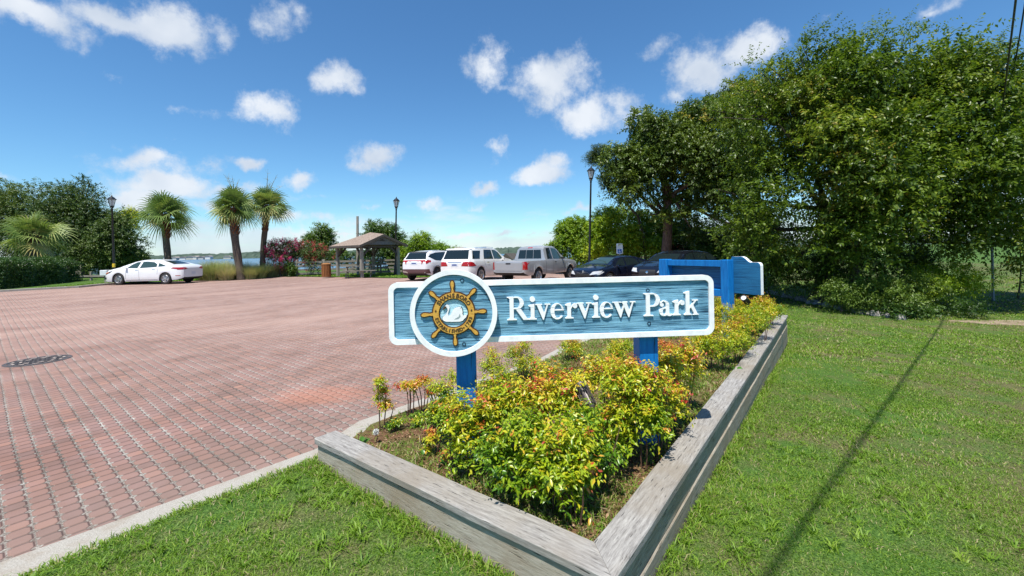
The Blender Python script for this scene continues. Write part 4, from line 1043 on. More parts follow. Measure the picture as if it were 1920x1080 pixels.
# -- white saloon, side on
sedan = dict(L=4.85, W=1.86, xf=1.47, xr=-1.42, R=.335, paint=PW, rim=M_RIM, spokes=5, sw=.04, rnd=.5, taper=.17,
    top=[(-2.425, .98), (-2.35, 1.06), (-1.98, 1.13), (-1.72, 1.185), (-1.35, 1.31), (-.95, 1.415), (-.55, 1.462), (-.1, 1.475), (.25, 1.455), (.6, 1.385), (1.0, 1.24), (1.38, 1.06), (1.75, .985), (2.1, .90), (2.33, .80), (2.425, .66)],
    belt=[(-2.425, .96), (-2.2, 1.03), (-1.5, 1.03), (-.9, 1.0), (.5, .955), (1.35, .92), (1.8, .87), (2.15, .78), (2.425, .62)],
    bot=[(-2.425, .34), (-2.1, .24), (-1.5, .20), (1.5, .18), (2.2, .18), (2.425, .24)], mirror=[(.93, .93)], patches=[])
pp_ = sedan['patches']
pp_ += [('side_window', [(.98, 1.00), (.30, .985), (.22, 1.345), (.42, 1.345), (.70, 1.22)], 'LR', M_GLASSG),
        ('side_window', [(.16, .985), (-.88, 1.035), (-.84, 1.20), (-.62, 1.325), (-.2, 1.37), (.08, 1.365)], 'LR', M_GLASSG),
        ('side_window', [(-.97, 1.045), (-1.50, 1.075), (-1.18, 1.185), (-.93, 1.27)], 'LR', M_GLASSG),
        ('windshield', [(-.62, 1.10), (.62, 1.10), (.50, 1.38), (-.50, 1.38)], 'F', M_GLASSG),
        ('rear_window', [(-.62, 1.18), (.62, 1.18), (.48, 1.40), (-.48, 1.40)], 'B', M_GLASS),
        ('tail_light', [(.42, .93), (.62, .99), (.90, .99), (.90, .84), (.62, .86)], 'B', M_RED), ('tail_light', [(-.42, .93), (-.62, .99), (-.90, .99), (-.90, .84), (-.62, .86)], 'B', M_RED),
        ('tail_light', [(-2.42, .99), (-1.90, 1.0), (-1.78, .94), (-2.15, .88), (-2.42, .86)], 'LR', M_RED, .008),
        ('headlight', [(2.40, .70), (2.05, .80), (1.80, .86), (1.98, .74), (2.30, .62)], 'LR', M_PLASTIC, .008), ('headlight_lens', [(2.36, .70), (2.08, .785), (2.02, .75), (2.30, .66)], 'LR', M_AMBER, .012),
        ('grille', [(-.5, .40), (.5, .40), (.42, .66), (-.42, .66)], 'F', M_PLASTIC), ('fog_recess', [(2.38, .36), (2.22, .36), (2.22, .47), (2.36, .48)], 'LR', M_PLASTIC),
        ('number_plate', [(-.16, .55), (.16, .55), (.16, .71), (-.16, .71)], 'B', M_PLATE), ('rear_valance', [(-.75, .28), (.75, .28), (.7, .38), (-.7, .38)], 'B', M_PLASTIC),
        ('door_gap', line((.98, .94), (1.02, .34)), 'LR', M_PLASTIC, .002), ('door_gap', line((.20, .99), (.17, .27)), 'LR', M_PLASTIC, .002), ('door_gap', line((-.98, 1.02), (-.93, .6)), 'LR', M_PLASTIC, .002),
        ('sill_line', line((1.0, .285), (-.95, .285), .02), 'LR', M_PLASTIC, .003), ('reflector', line((-2.30, .50), (-2.05, .50), .035), 'LR', M_RED, .006),
        ('door_handle', line((.42, .885), (.24, .89), .03), 'LR', M_CHROME, .02), ('door_handle', line((-.62, .915), (-.80, .92), .03), 'LR', M_CHROME, .02)]
wm = (at(224, 534.6, 25.6).x + at(322, 532.3, 25.6).x) / 2
car('sedan_car', 'white sedan parked side on below the leftmost tall palm, nose to the left', 'car', sedan, wm - .03, 26.35, .0, 272, 'cars parked along the far side of the lot')

# -- small white crossover, three-quarter rear
suv = dict(L=4.5, W=1.86, xf=1.33, xr=-1.35, R=.36, paint=PW, rim=M_RIMD, spokes=5, sw=.05, rnd=.55, taper=.16, tumble=.28,
    top=[(-2.25, 1.04), (-2.20, 1.14), (-2.12, 1.18), (-1.84, 1.575), (-1.75, 1.60), (-1.2, 1.655), (-.3, 1.68), (.3, 1.64), (.62, 1.54), (1.15, 1.14), (1.6, 1.06), (2.05, .96), (2.25, .78)],
    belt=[(-2.25, 1.02), (-1.9, 1.06), (-1.3, 1.09), (.2, 1.0), (1.2, .97), (1.8, .92), (2.25, .74)], bot=[(-2.25, .40), (-1.9, .28), (1.9, .24), (2.25, .34)], mirror=[(.75, 1.0)], patches=[])
suv['patches'] += [('rear_window', [(-.70, 1.20), (.70, 1.20), (.58, 1.54), (-.58, 1.54)], 'B', M_GLASS),
    ('spoiler', [(-.62, 1.555), (.62, 1.555), (.60, 1.592), (-.60, 1.592)], 'B', M_PLASTIC, .03),
    ('side_window', [(-1.95, 1.33), (-1.45, 1.12), (-1.0, 1.09), (.28, 1.03), (.22, 1.54), (-.4, 1.58), (-1.2, 1.55), (-1.75, 1.46)], 'LR', M_GLASS), ('side_window', [(.34, 1.03), (1.0, 1.03), (.62, 1.42), (.30, 1.53)], 'LR', M_GLASS),
    ('windshield', [(-.66, 1.18), (.66, 1.18), (.54, 1.56), (-.54, 1.56)], 'F', M_GLASS),
    ('light_bar', [(-.82, 1.115), (.82, 1.115), (.82, 1.15), (-.82, 1.15)], 'B', M_RED),
    ('tail_light', [(.40, 1.11), (.88, 1.14), (.88, 1.02), (.62, 1.08), (.52, .90), (.50, 1.05)], 'B', M_RED, .010), ('tail_light', [(-.40, 1.11), (-.88, 1.14), (-.88, 1.02), (-.62, 1.08), (-.52, .90), (-.50, 1.05)], 'B', M_RED, .010),
    ('tail_light', [(-2.22, 1.14), (-1.86, 1.13), (-2.05, 1.02), (-2.22, .94)], 'LR', M_RED, .010),
    ('number_plate', [(-.22, .90), (.22, .90), (.22, 1.06), (-.22, 1.06)], 'B', M_PLATE), ('plate_text', [(-.15, .95), (.15, .95), (.15, 1.01), (-.15, 1.01)], 'B', M_PLTXT, .008),
    ('rear_bumper', [(-.90, .42), (.90, .42), (.88, .66), (-.88, .66)], 'B', mat_plain('brown_bumper_plastic', (.10, .045, .045), .5)), ('tail_pipe_trim', [(.40, .44), (.78, .50), (.70, .58), (.45, .52)], 'B', M_CHROME, .012),
    ('arch_trim', ell(1.33, .36, .47, .47, 0, 180, 18) + ell(1.33, .36, .415, .415, 180, 0, 18), 'LR', M_PLASTIC, .008), ('arch_trim', ell(-1.35, .36, .47, .47, 0, 180, 18) + ell(-1.35, .36, .415, .415, 180, 0, 18), 'LR', M_PLASTIC, .008),
    ('roof_rail', [(-1.4, .60), (.2, .62), (.2, .645), (-1.4, .625)], 'T', M_PLASTIC, .03), ('roof_rail', [(-1.4, -.60), (.2, -.62), (.2, -.645), (-1.4, -.625)], 'T', M_PLASTIC, .03)]
# -- larger white SUV
suv2 = dict(L=4.8, W=1.95, xf=1.46, xr=-1.45, R=.385, paint=PW2, rim=M_RIM, spokes=5, sw=.05, rnd=.5, taper=.13, tumble=.22,
    top=[(-2.4, 1.02), (-2.36, 1.12), (-2.30, 1.17), (-2.06, 1.66), (-1.98, 1.70), (-1.3, 1.75), (-.3, 1.775), (.3, 1.74), (.62, 1.63), (1.2, 1.2), (1.7, 1.12), (2.2, 1.0), (2.4, .80)],
    belt=[(-2.4, 1.0), (-2.0, 1.12), (.2, 1.09), (1.3, 1.04), (1.9, .98), (2.4, .76)], bot=[(-2.4, .42), (-2.0, .30), (2.0, .27), (2.4, .36)], mirror=[(.85, 1.08)], patches=[])
suv2['patches'] += [('rear_window', [(-.74, 1.20), (.74, 1.20), (.66, 1.62), (-.66, 1.62)], 'B', M_GLASS), ('spoiler', [(-.72, 1.64), (.72, 1.64), (.70, 1.685), (-.70, 1.685)], 'B', PW2, .05),
    ('side_window', [(-2.12, 1.20), (-1.50, 1.19), (-1.22, 1.60), (-1.96, 1.60)], 'LR', M_GLASS), ('side_window', [(-1.10, 1.18), (-.12, 1.16), (-.12, 1.64), (-.86, 1.65)], 'LR', M_GLASS),
    ('side_window', [(-.04, 1.16), (.98, 1.13), (.60, 1.50), (.30, 1.62), (-.04, 1.64)], 'LR', M_GLASSG), ('windshield', [(-.68, 1.24), (.68, 1.24), (.58, 1.64), (-.58, 1.64)], 'F', M_GLASS),
    ('tail_light', [(.40, .86), (.95, .84), (.95, 1.02), (.72, 1.07), (.50, 1.05)], 'B', M_RED), ('tail_light', [(-.40, .86), (-.95, .84), (-.95, 1.02), (-.72, 1.07), (-.50, 1.05)], 'B', M_RED),
    ('tail_light', [(-2.38, 1.07), (-2.18, 1.05), (-1.92, .86), (-2.38, .84)], 'LR', M_RED, .010), ('chrome_strip', [(-.40, 1.03), (.40, 1.03), (.40, 1.06), (-.40, 1.06)], 'B', M_CHROME),
    ('number_plate', [(-.20, .83), (.20, .83), (.20, 1.00), (-.20, 1.00)], 'B', M_PLATE), ('plate_text', [(-.14, .88), (.14, .88), (.14, .95), (-.14, .95)], 'B', M_PLTXT, .008),
    ('door_gap', line((-.1, 1.10), (-.08, .40)), 'LR', M_PLASTIC, .002), ('door_gap', line((-1.12, 1.12), (-.98, .75)), 'LR', M_PLASTIC, .002), ('door_handle', line((-.85, 1.0), (-.65, 1.0), .035), 'LR', M_CHROME, .02), ('door_handle', line((.18, .99), (.38, .985), .035), 'LR', M_CHROME, .02),
    ('roof_rail', [(-1.6, .66), (.2, .68), (.2, .71), (-1.6, .69)], 'T', M_CHROME, .05), ('roof_rail', [(-1.6, -.66), (.2, -.68), (.2, -.71), (-1.6, -.69)], 'T', M_CHROME, .05)]
# -- silver extended-cab pickup
pick = dict(L=5.3, W=1.86, xf=1.72, xr=-1.52, R=.37, paint=PS, rim=M_RIM, spokes=6, dbl=False, sw=.06, rnd=.35, taper=.06, tumble=.20, flare=True,
    top=[(-2.65, 1.085), (-2.60, 1.09), (-2.588, .80), (-.845, .80), (-.83, 1.10), (-.74, 1.66), (-.60, 1.745), (-.1, 1.775), (.35, 1.75), (.62, 1.64), (1.12, 1.13), (1.7, 1.08), (2.3, 1.0), (2.55, .92), (2.65, .72)],
    belt=[(-2.65, 1.08), (-.8, 1.085), (.4, 1.09), (1.2, 1.05), (2.0, 1.0), (2.4, .93), (2.65, .68)], bot=[(-2.65, .52), (-2.3, .42), (2.2, .40), (2.65, .42)], mirror=[(.88, 1.10)], mpaint=M_PLASTIC, patches=[])
pick['patches'] += [('rear_window', [(-.66, 1.16), (-.22, 1.16), (-.21, 1.58), (-.60, 1.58)], 'B', M_GLASS), ('rear_window', [(-.20, 1.16), (.20, 1.16), (.19, 1.58), (-.19, 1.58)], 'B', M_GLASS), ('rear_window', [(.66, 1.16), (.22, 1.16), (.21, 1.58), (.60, 1.58)], 'B', M_GLASS),
    ('brake_light', [(-.13, 1.665), (.13, 1.665), (.13, 1.70), (-.13, 1.70)], 'B', M_RED), ('side_window', [(-.62, 1.14), (-.12, 1.13), (-.14, 1.66), (-.50, 1.65)], 'LR', M_GLASS), ('side_window', [(-.04, 1.13), (.92, 1.12), (.60, 1.50), (.40, 1.62), (-.02, 1.66)], 'LR', M_GLASSG),
    ('windshield', [(-.68, 1.17), (.68, 1.17), (.58, 1.62), (-.58, 1.62)], 'F', M_GLASS), ('tailgate', [(-.72, .66), (.72, .66), (.72, 1.065), (-.72, 1.065)], 'B', PS, .012), ('tailgate_handle', [(-.13, .945), (.13, .945), (.13, 1.01), (-.13, 1.01)], 'B', M_PLASTIC, .018),
    ('tail_light', [(.76, .70), (.915, .70), (.915, 1.06), (.78, 1.06)], 'B', M_RED), ('tail_light', [(-.76, .70), (-.915, .70), (-.915, 1.06), (-.78, 1.06)], 'B', M_RED),
    ('tail_light', [(-2.64, .70), (-2.48, .72), (-2.50, 1.05), (-2.64, 1.05)], 'LR', M_RED, .010), ('door_gap', line((-.09, 1.10), (-.09, .46)), 'LR', M_PLASTIC, .003), ('door_gap', line((-.80, 1.08), (-.80, .46), .02), 'LR', M_PLASTIC, .003),
    ('door_gap', line((1.05, 1.05), (1.08, .48)), 'LR', M_PLASTIC, .003), ('door_handle', line((-.0, .97), (.2, .97), .045), 'LR', M_PLASTIC, .02), ('headlight', [(2.62, .74), (2.62, .88), (2.35, .95), (2.32, .80)], 'LR', M_CLEAR, .008)]
# -- dark blue saloon and black wagon, three-quarter front
blue = dict(sedan); blue.update(paint=PN, rim=M_RIM, patches=[p for p in sedan['patches'] if p[0] not in ('headlight_lens', 'headlight', 'side_window')], mirror=[(.86, .95)])
blue['patches'] = blue['patches'] + [('side_window', p[1], 'LR', M_GLASS) for p in sedan['patches'] if p[0] == 'side_window'] + [
    ('headlight', [(.45, .60), (.90, .66), (.90, .80), (.62, .76)], 'F', M_CLEAR, .008), ('headlight', [(-.45, .60), (-.90, .66), (-.90, .80), (-.62, .76)], 'F', M_CLEAR, .008), ('turn_lamp', [(2.35, .62), (2.0, .76), (1.9, .74), (2.2, .62)], 'LR', M_CLEAR, .008), ('badge', ell(0, .76, .05, .04, 0, 330, 11), 'F', M_CHROME, .01)]
wag = dict(suv2); wag.update(paint=PK, rim=M_RIM, L=4.75, patches=[('windshield', [(-.70, 1.22), (.70, 1.22), (.60, 1.62), (-.60, 1.62)], 'F', M_GLASS), ('side_window', [(-2.0, 1.20), (-1.20, 1.19), (-1.18, 1.60), (-1.86, 1.56)], 'LR', M_GLASS),
    ('side_window', [(-1.10, 1.18), (-.12, 1.16), (-.12, 1.64), (-1.08, 1.62)], 'LR', M_GLASS), ('side_window', [(-.04, 1.16), (.98, 1.13), (.60, 1.50), (.30, 1.62), (-.04, 1.64)], 'LR', M_GLASS), ('window_trim', line((-1.14, 1.2), (-1.13, 1.62), .03), 'LR', M_CHROME, .008), ('window_trim', line((-2.0, 1.2), (-1.86, 1.6), .03), 'LR', M_CHROME, .008),
    ('headlight', [(.50, .74), (.94, .80), (.94, .94), (.62, .92)], 'F', M_CLEAR, .008), ('headlight', [(-.50, .74), (-.94, .80), (-.94, .94), (-.62, .92)], 'F', M_CLEAR, .008), ('grille', [(-.42, .56), (.42, .56), (.40, .86), (-.40, .86)], 'F', M_PLASTIC), ('badge', ell(0, .75, .06, .06, 0, 330, 11), 'F', M_CHROME, .012)])
wag['top'] = [(-2.375, 1.0), (-2.30, 1.10), (-1.95, 1.42), (-1.6, 1.58), (-.9, 1.66), (-.2, 1.68), (.3, 1.64), (.62, 1.54), (1.2, 1.2), (1.7, 1.10), (2.15, .98), (2.375, .80)]
wag['patches'] = [(p[0], [(a, b if b < 1.4 else b - .09) for a, b in p[1]], *p[2:]) for p in wag['patches']]
GR = 'cars parked along the far side of the lot'
def place_rear(cfg, px, Y, bearing, dz=0):
    p = at(px, 500, Y); b = math.radians(bearing); d = Vector((math.sin(b), math.cos(b))) * cfg['L'] / 2
    return p.x + d.x, Y + d.y, lotz(p.x + d.x, Y + d.y) + dz, bearing
car('crossover_car', 'small white SUV, leftmost of the parked row, rear bumper brown', 'car', suv, *place_rear(suv, 776, 23.4, 24), GR)
car('suv_car', 'larger white SUV parked between the small white SUV and the silver pickup', 'car', suv2, *place_rear(suv2, 852, 21.0, 27), GR)
car('pickup_truck', 'silver extended-cab pickup truck seen from behind, tailgate closed', 'pickup truck', pick, *place_rear(pick, 953, 19.2, 34), GR)
def place_c(px, Y, bearing, dz): p = at(px, 500, Y); return p.x, Y, dz, bearing
car('sedan_car', 'dark blue sedan facing the camera right of the silver pickup', 'car', blue, *place_c(1152, 22.0, 232, -.27), GR)
car('wagon_car', 'black SUV facing the camera behind the rear-facing blue sign', 'car', wag, *place_c(1268, 20.4, 232, -.27), GR)
# ---------------------------------------------------------------- trees, palms, shrubs
ML_BIG = mat_leaf('mulberry_leaves', [(0, (.030, .055, .008)), (.35, (.080, .135, .014)), (.6, (.135, .205, .022)), (.82, (.23, .28, .035)), (1, (.42, .32, .08))], .38, .36, .35)
ML_OAK = mat_leaf('oak_leaves', [(0, (.022, .044, .010)), (.5, (.060, .105, .018)), (1, (.15, .20, .035))], .5, .22)
ML_LIME = mat_leaf('lime_vine_leaves', [(0, (.07, .15, .010)), (.45, (.19, .30, .014)), (.8, (.38, .46, .022)), (1, (.52, .52, .035))], .45, .35)
ML_MID = mat_leaf('bay_leaves', [(0, (.02, .05, .008)), (.5, (.055, .12, .016)), (1, (.15, .22, .03))], .42, .3)
ML_PINE = mat_leaf('pine_vine_leaves', [(0, (.030, .055, .010)), (.5, (.090, .145, .020)), (1, (.20, .25, .035))], .4, .28, .45)
ML_PALM = mat_leaf('palm_fronds', [(0, (.055, .105, .026)), (.5, (.145, .225, .055)), (.85, (.30, .36, .11)), (1, (.44, .38, .15))], .42, .25, .5)
ML_NAN = mat_leaf('nandina_leaves', [(0, (.035, .10, .008)), (.25, (.10, .22, .012)), (.5, (.30, .40, .014)), (.68, (.52, .48, .02)), (.80, (.62, .38, .03)), (.90, (.60, .19, .05)), (1, (.42, .05, .03))], .34, .30, .5)
ML_HEDGE = mat_leaf('hedge_leaves', [(0, (.012, .035, .008)), (.5, (.035, .085, .014)), (1, (.12, .20, .03))], .35, .25, .5)
ML_PINK = mat_leaf('pink_flowers', [(0, (.30, .012, .07)), (.5, (.58, .04, .17)), (1, (.80, .14, .33))], .6, .3)
ML_CORAL = mat_leaf('coral_flowers', [(0, (.32, .03, .03)), (.5, (.52, .08, .08)), (1, (.65, .20, .14))], .6, .3)
ML_GRASS = mat_leaf('grass_blades', [(0, (.036, .090, .006)), (.3, (.098, .200, .014)), (.62, (.195, .320, .028)), (.80, (.25, .33, .05)), (.9, (.33, .29, .12)), (1, (.42, .35, .20))], .5, .32, .35)
ML_ORN = mat_leaf('ornamental_grass', [(0, (.13, .19, .05)), (.5, (.28, .33, .11)), (.8, (.46, .41, .19)), (1, (.55, .45, .28))], .6, .25)
M_BARK = mat_noise('tree_bark', [(.035, .026, .018), (.085, .065, .045), (.16, .13, .10)], 7, .95, (3, 3, .6), 6, .9, .03)
M_PBARK = mat_noise('pine_bark', [(.06, .032, .022), (.15, .085, .06), (.27, .17, .13)], 6, .95, (3, 3, .8), 6, .9, .03)
M_PALMT = mat_noise('palm_trunk', [(.045, .032, .024), (.105, .078, .058), (.19, .15, .12)], 4, .95, (1.5, 1.5, 9), 6, .9, .03)
M_BOOT = mat_noise('palm_boots', [(.06, .022, .010), (.16, .060, .025), (.28, .13, .06)], 5, .9, (4, 4, 1.5), 5, .8, .02)
M_STEM = mat_noise('shrub_stems', [(.06, .03, .018), (.15, .08, .05)], 20, .9)

def tree_crown(rng, lobes, n, L, W, S, nl, tint=.5, clump=.36, kcl=14, up=.35, droop=.25, shell=.55, zmin=None, upn=1.0, ldroop=.25, vtint=.12):
    """shoots grown from clumps that sit on the surface of each lobe"""
    cs, rs = [], []
    wts = np.array([l[3] * (l[4] if len(l) > 4 else l[3]) for l in lobes], float); wts /= wts.sum()
    for l, wt in zip(lobes, wts):
        c = np.array(l[:3]); R = np.array([l[3], l[3], l[4] if len(l) > 4 else l[3]])
        k = max(4, int(kcl * len(lobes) * wt))
        d = unit(rng.normal(0, 1, (k, 3)) + np.array([0, -.25, .25])); rr = rng.uniform(.55, .95, (k, 1))
        cs.append(c + d * R * rr); rs.append(np.full(k, l[3] * clump) * rng.uniform(.7, 1.3, k))
    cs, rs = np.vstack(cs), np.concatenate(rs); pr = rs ** 2 / (rs ** 2).sum()
    ci = rng.choice(len(cs), n, p=pr); tcl = rng.normal(0, vtint, len(cs))
    d = unit(rng.normal(0, 1, (n, 3)) + np.array([0, 0, .15])); O = cs[ci] + d * rs[ci, None] * rng.uniform(shell, 1, (n, 1)) * np.array([1, 1, .85])
    A = unit(d * .8 + np.array([0, 0, up]) + rng.normal(0, .35, (n, 3)))
    Sn = S * rng.uniform(.6, 1.35, n)
    if zmin is not None: k = O[:, 2] > zmin; O, A, Sn, ci = O[k], A[k], Sn[k], ci[k]
    return sprigs(rng, O, A, Sn, nl, L, W, tint + tcl[ci], droop, ldroop, upn=upn)
def limbs(mb, rng, base, top, r0, lobes, k=3, n=8, bend=.25):
    base, top = Vector(base), Vector(top); pts = []; m = 7
    off = Vector(rng.normal(0, bend, 3)); off.z = 0
    for i in range(m):
        f = i / (m - 1); pts.append(base.lerp(top, f) + off * math.sin(math.pi * f) * .6)
    rad = [r0 * (1.35 if i == 0 else 1) * (1 - .5 * i / (m - 1)) for i in range(m)]
    mb.tube(pts, rad, n)
    for l in lobes:
        for j in range(k):
            tgt = Vector(l[:3]) + Vector(rng.normal(0, 1, 3)) * l[3] * .4
            f = rng.uniform(.45, .98); a = base.lerp(top, f) + off * math.sin(math.pi * f) * .6
            mid = a.lerp(tgt, .5) + Vector((rng.normal(0, .25), rng.normal(0, .25), -.08 * (tgt - a).length)); q = []
            for i in range(6):
                s = i / 5; q.append(a * (1 - s) ** 2 + mid * 2 * s * (1 - s) + tgt * s * s)
            rr = r0 * .42; mb.tube(q, [rr * (1 - .85 * i / 5) for i in range(6)], 6)
def tree(seed, name, label, cat, lobes, base, top, r0, n, L, W, S, nl, mat, bark=None, group=None, tint=.5, k=2, **kw):
    rng = np.random.default_rng(seed); t = thing(name, label, cat, base, 0, group); B = np.array(base)
    if r0 > 0:
        mb = MB(); limbs(mb, rng, base, top, r0, lobes, k); tm = mb.mesh('trunk', bark or M_BARK, 60)
        tm.transform(Matrix.Translation(-Vector(base))); link('trunk', tm, t)
    P, D, N, l_, w_l, tt = tree_crown(rng, lobes, n, L, W, S, nl, tint, **kw)
    link('crown', leaf_mesh('crown', P - B, D, N, l_, w_l, tt, mat), t); return t
def lb(*rows):       # rows of (px, py, r metres, Y[, vertical r])
    o = []
    for r in rows:
        p = at(r[0], r[1], r[3]); o.append((p.x, p.y, p.z, r[2], r[4] if len(r) > 4 else r[2]))
    return o

# big broadleaf tree on the right
def back(rows, d): return [(r[0], r[1], r[2] * (r[3] + d) / r[3], r[3] + d, *r[4:]) for r in rows]
lob = lb(*back([(1455, 200, 1.2, 14.2), (1525, 140, 1.2, 13.8), (1750, 120, 1.0, 13.6), (1400, 330, 1.5, 14.8), (1470, 250, 1.7, 14.2), (1560, 185, 1.7, 13.6), (1660, 195, 1.8, 13.4), (1760, 230, 1.9, 13.6), (1860, 260, 1.9, 13.8), (1960, 290, 2.0, 13.8), (1700, 110, 1.0, 13.2), (1500, 130, .9, 13.6),
         (1450, 420, 1.4, 13.8), (1550, 340, 2.0, 13.0), (1680, 330, 2.1, 12.6), (1810, 360, 1.9, 12.6), (1930, 420, 1.8, 12.4), (1380, 440, .9, 14.6, 1.0), (1600, 450, 1.5, 12.9, 1.1), (1760, 440, 1.2, 13.2, 1.0), (1620, 260, 2.0, 15), (1800, 200, 1.6, 15.5), (1890, 440, .9, 12.6, .7),
         (1480, 490, .9, 14.2, .8), (1540, 250, 2.0, 16)], 1.7))
b0 = at(1535, 575, 16.3)
tree(11, 'broadleaf_tree', 'very large dark green broadleaf tree filling the right side over a stone-edged thicket', 'tree', lob, (b0.x, 16.3, gz(b0.x, 16.3) - .1), (b0.x + 1.8, 16.0, 4.9), .30, 13500, .170, .090, .62, 12, ML_BIG, k=1, tint=.50, clump=.36, kcl=15, droop=.22, shell=.5, vtint=.19)
# leafy shoots that stick out of its outline
rng = np.random.default_rng(5)
tips = [(1290, 150), (1345, 115), (1410, 95), (1495, 70), (1555, 75), (1640, 60), (1712, 45), (1760, 85), (1850, 100), (1905, 120), (1250, 190), (1300, 140), (1600, 90), (1680, 75), (1820, 110), (1900, 200), (1870, 150)]
# second trunk and a lower spreading stem, seen dark inside the crown
p2 = at(1600, 570, 15.8); lob2 = lb(*back([(1500, 200, .7, 13.4), (1495, 90, .35, 13.3, .55), (1708, 65, .4, 13.0, .6), (1640, 90, .5, 13.0, .5), (1385, 190, .5, 14.0, .4), (1850, 120, .6, 13.0, .5), (1905, 170, .6, 12.6, .5), (1560, 85, .35, 13.2, .5), (1335, 220, .6, 14.4, .5), (1420, 130, .4, 13.9, .5), (1780, 140, .5, 13.2, .5)], 1.5))
tree(12, 'broadleaf_tree', 'tall thin-stemmed tree whose leafy shoots stand above the crown of the very large right-hand tree', 'tree', lob2, (p2.x, 15.8, gz(p2.x, 15.8) - .1), (p2.x + .6, 15.3, 7.6), .16, 620, .12, .058, .75, 13, ML_BIG, k=2, tint=.52, clump=.5, kcl=6, up=.9, droop=.35, shell=.2)

# vine-grown pine left of it
lob = lb((1238, 300, 1.8, 24.5), (1190, 330, 1.5, 24), (1300, 310, 1.8, 24), (1250, 400, .9, 24), (1220, 250, 1.3, 24.5), (1270, 258, 1.4, 24.5), (1335, 238, 1.5, 24.5), (1400, 212, 1.6, 24.5), (1350, 360, 1.7, 23.5), (1200, 400, .8, 24), (1160, 300, .9, 24.5, .8), (1370, 290, 1.7, 23), (1145, 330, .45, 25, .4), (1310, 440, .9, 24), (1400, 430, 1.3, 22.5))
b0 = at(1241, 470, 25)
tree(13, 'vine_covered_pine', 'tall pine with reddish trunk and vine-covered crown rising behind the black SUV', 'tree', lob, (b0.x, 25, -.4), (b0.x - .1, 25, 7.2), .34, 10500, .20, .10, .62, 13, ML_PINE, bark=M_PBARK, k=1, tint=.5, clump=.42, kcl=12, vtint=.18)
lob = lb((1128, 292, .75, 26, .35), (1150, 320, .5, 26, .4), (1135, 345, .4, 26, .25))
rng = np.random.default_rng(77); 
mbp = MB(); a = at(1165, 375, 26); q = [at(1190, 400, 26), at(1150, 365, 26), at(1125, 335, 26), at(1118, 305, 26)]; b0 = at(1212, 505, 26)
mbp.tube([(b0.x, 26, -.4), at(1208, 450, 26), at(1196, 405, 26), at(1160, 368, 26), at(1135, 340, 26), at(1120, 312, 26)], [.10, .09, .08, .06, .045, .02], 7); mbp.tube([at(1150, 358, 26), at(1160, 335, 26), at(1150, 318, 26)], [.035, .025, .012], 5)
tp = thing('slender_pine', 'slender bare-branched pine with a small dark tuft beside the tallest street lamp', 'tree', (b0.x, 26, -.4))
tm = mbp.mesh('trunk', M_BARK, 60); tm.transform(Matrix.Translation(-Vector((b0.x, 26, -.4)))); link('trunk', tm, tp)
P, D, N, l_, w_l, tt = tree_crown(rng, lob, 900, .16, .018, .28, 16, .35, clump=.5, kcl=9, shell=.1)
link('crown', leaf_mesh('crown', P - np.array([b0.x, 26, -.4]), D, N, l_, w_l, tt, ML_OAK), tp)

# lime vine mounds behind the cars
def mound(seed, label, rows, n, L, mat, tint=.5, name='vine_thicket', cat='thicket', group='leafy thickets behind the parked cars', base=None, **kw):
    lob = lb(*rows); cx = sum(l[0] for l in lob) / len(lob); cy = sum(l[1] for l in lob) / len(lob)
    return tree(seed, name, label, cat, lob, (cx, cy, -.3), (cx, cy, max(l[2] for l in lob)), .09, n, L, L * .55, .45, 11, mat, tint=tint, group=group, k=1, **kw)
mound(21, 'bright yellow-green vine thicket behind the dark blue sedan', [(1240, 440, 1.1, 28), (1140, 430, 1.3, 27.5), (1175, 455, 1.3, 27), (1130, 470, 1.1, 27), (1200, 430, 1.2, 28), (1155, 405, .8, 28), (1215, 480, 1.1, 26.5)], 5200, .15, ML_LIME, .55)
mound(22, 'mid green thicket behind the front of the silver pickup', [(1075, 445, 1.1, 29), (1060, 470, 1.0, 28.5), (1095, 475, 1.1, 28.5), (1080, 425, .7, 29)], 2800, .15, ML_LIME, .34)
mound(23, 'green thicket between the reddish pine trunk and the very large tree', [(1280, 450, 1.4, 28), (1310, 470, 1.3, 27), (1350, 470, 1.4, 25), (1400, 480, 1.3, 23.5), (1260, 420, 1.1, 29)], 3600, .16, ML_MID, .5)
mound(24, 'small round green tree just right of the gazebo', [(715, 435, 1.2, 35), (700, 450, 1.0, 34.5), (735, 450, 1.3, 35), (725, 475, 1.3, 34.5), (752, 460, 1.0, 35)], 2200, .15, ML_MID, .5, 'bay_tree', 'tree')
mound(25, 'low lime green bush above the small white SUV', [(790, 465, 1.0, 33), (772, 475, .9, 33), (812, 472, .9, 33)], 1400, .13, ML_LIME, .35, 'wild_bush', 'bush')
mound(26, 'lowest bush peeping over the roof of the small white SUV', [(830, 472, .55, 34, .45), (845, 476, .5, 34, .35)], 500, .13, ML_LIME, .4, 'wild_bush', 'bush')
mound(27, 'light green tree behind the red-flowered crape myrtle', [(600, 445, 1.0, 36), (585, 455, .8, 36), (612, 465, 1.0, 36), (628, 482, .8, 35), (596, 480, .9, 36)], 1700, .15, ML_MID, .72, 'bay_tree', 'tree')
mound(28, 'dark bushes at the right end of the far board fence', [(760, 488, .8, 34), (745, 492, .7, 34), (690, 488, .8, 35, .6), (655, 490, .7, 35, .6)], 1100, .13, ML_MID, .35, 'wild_bush', 'bush')

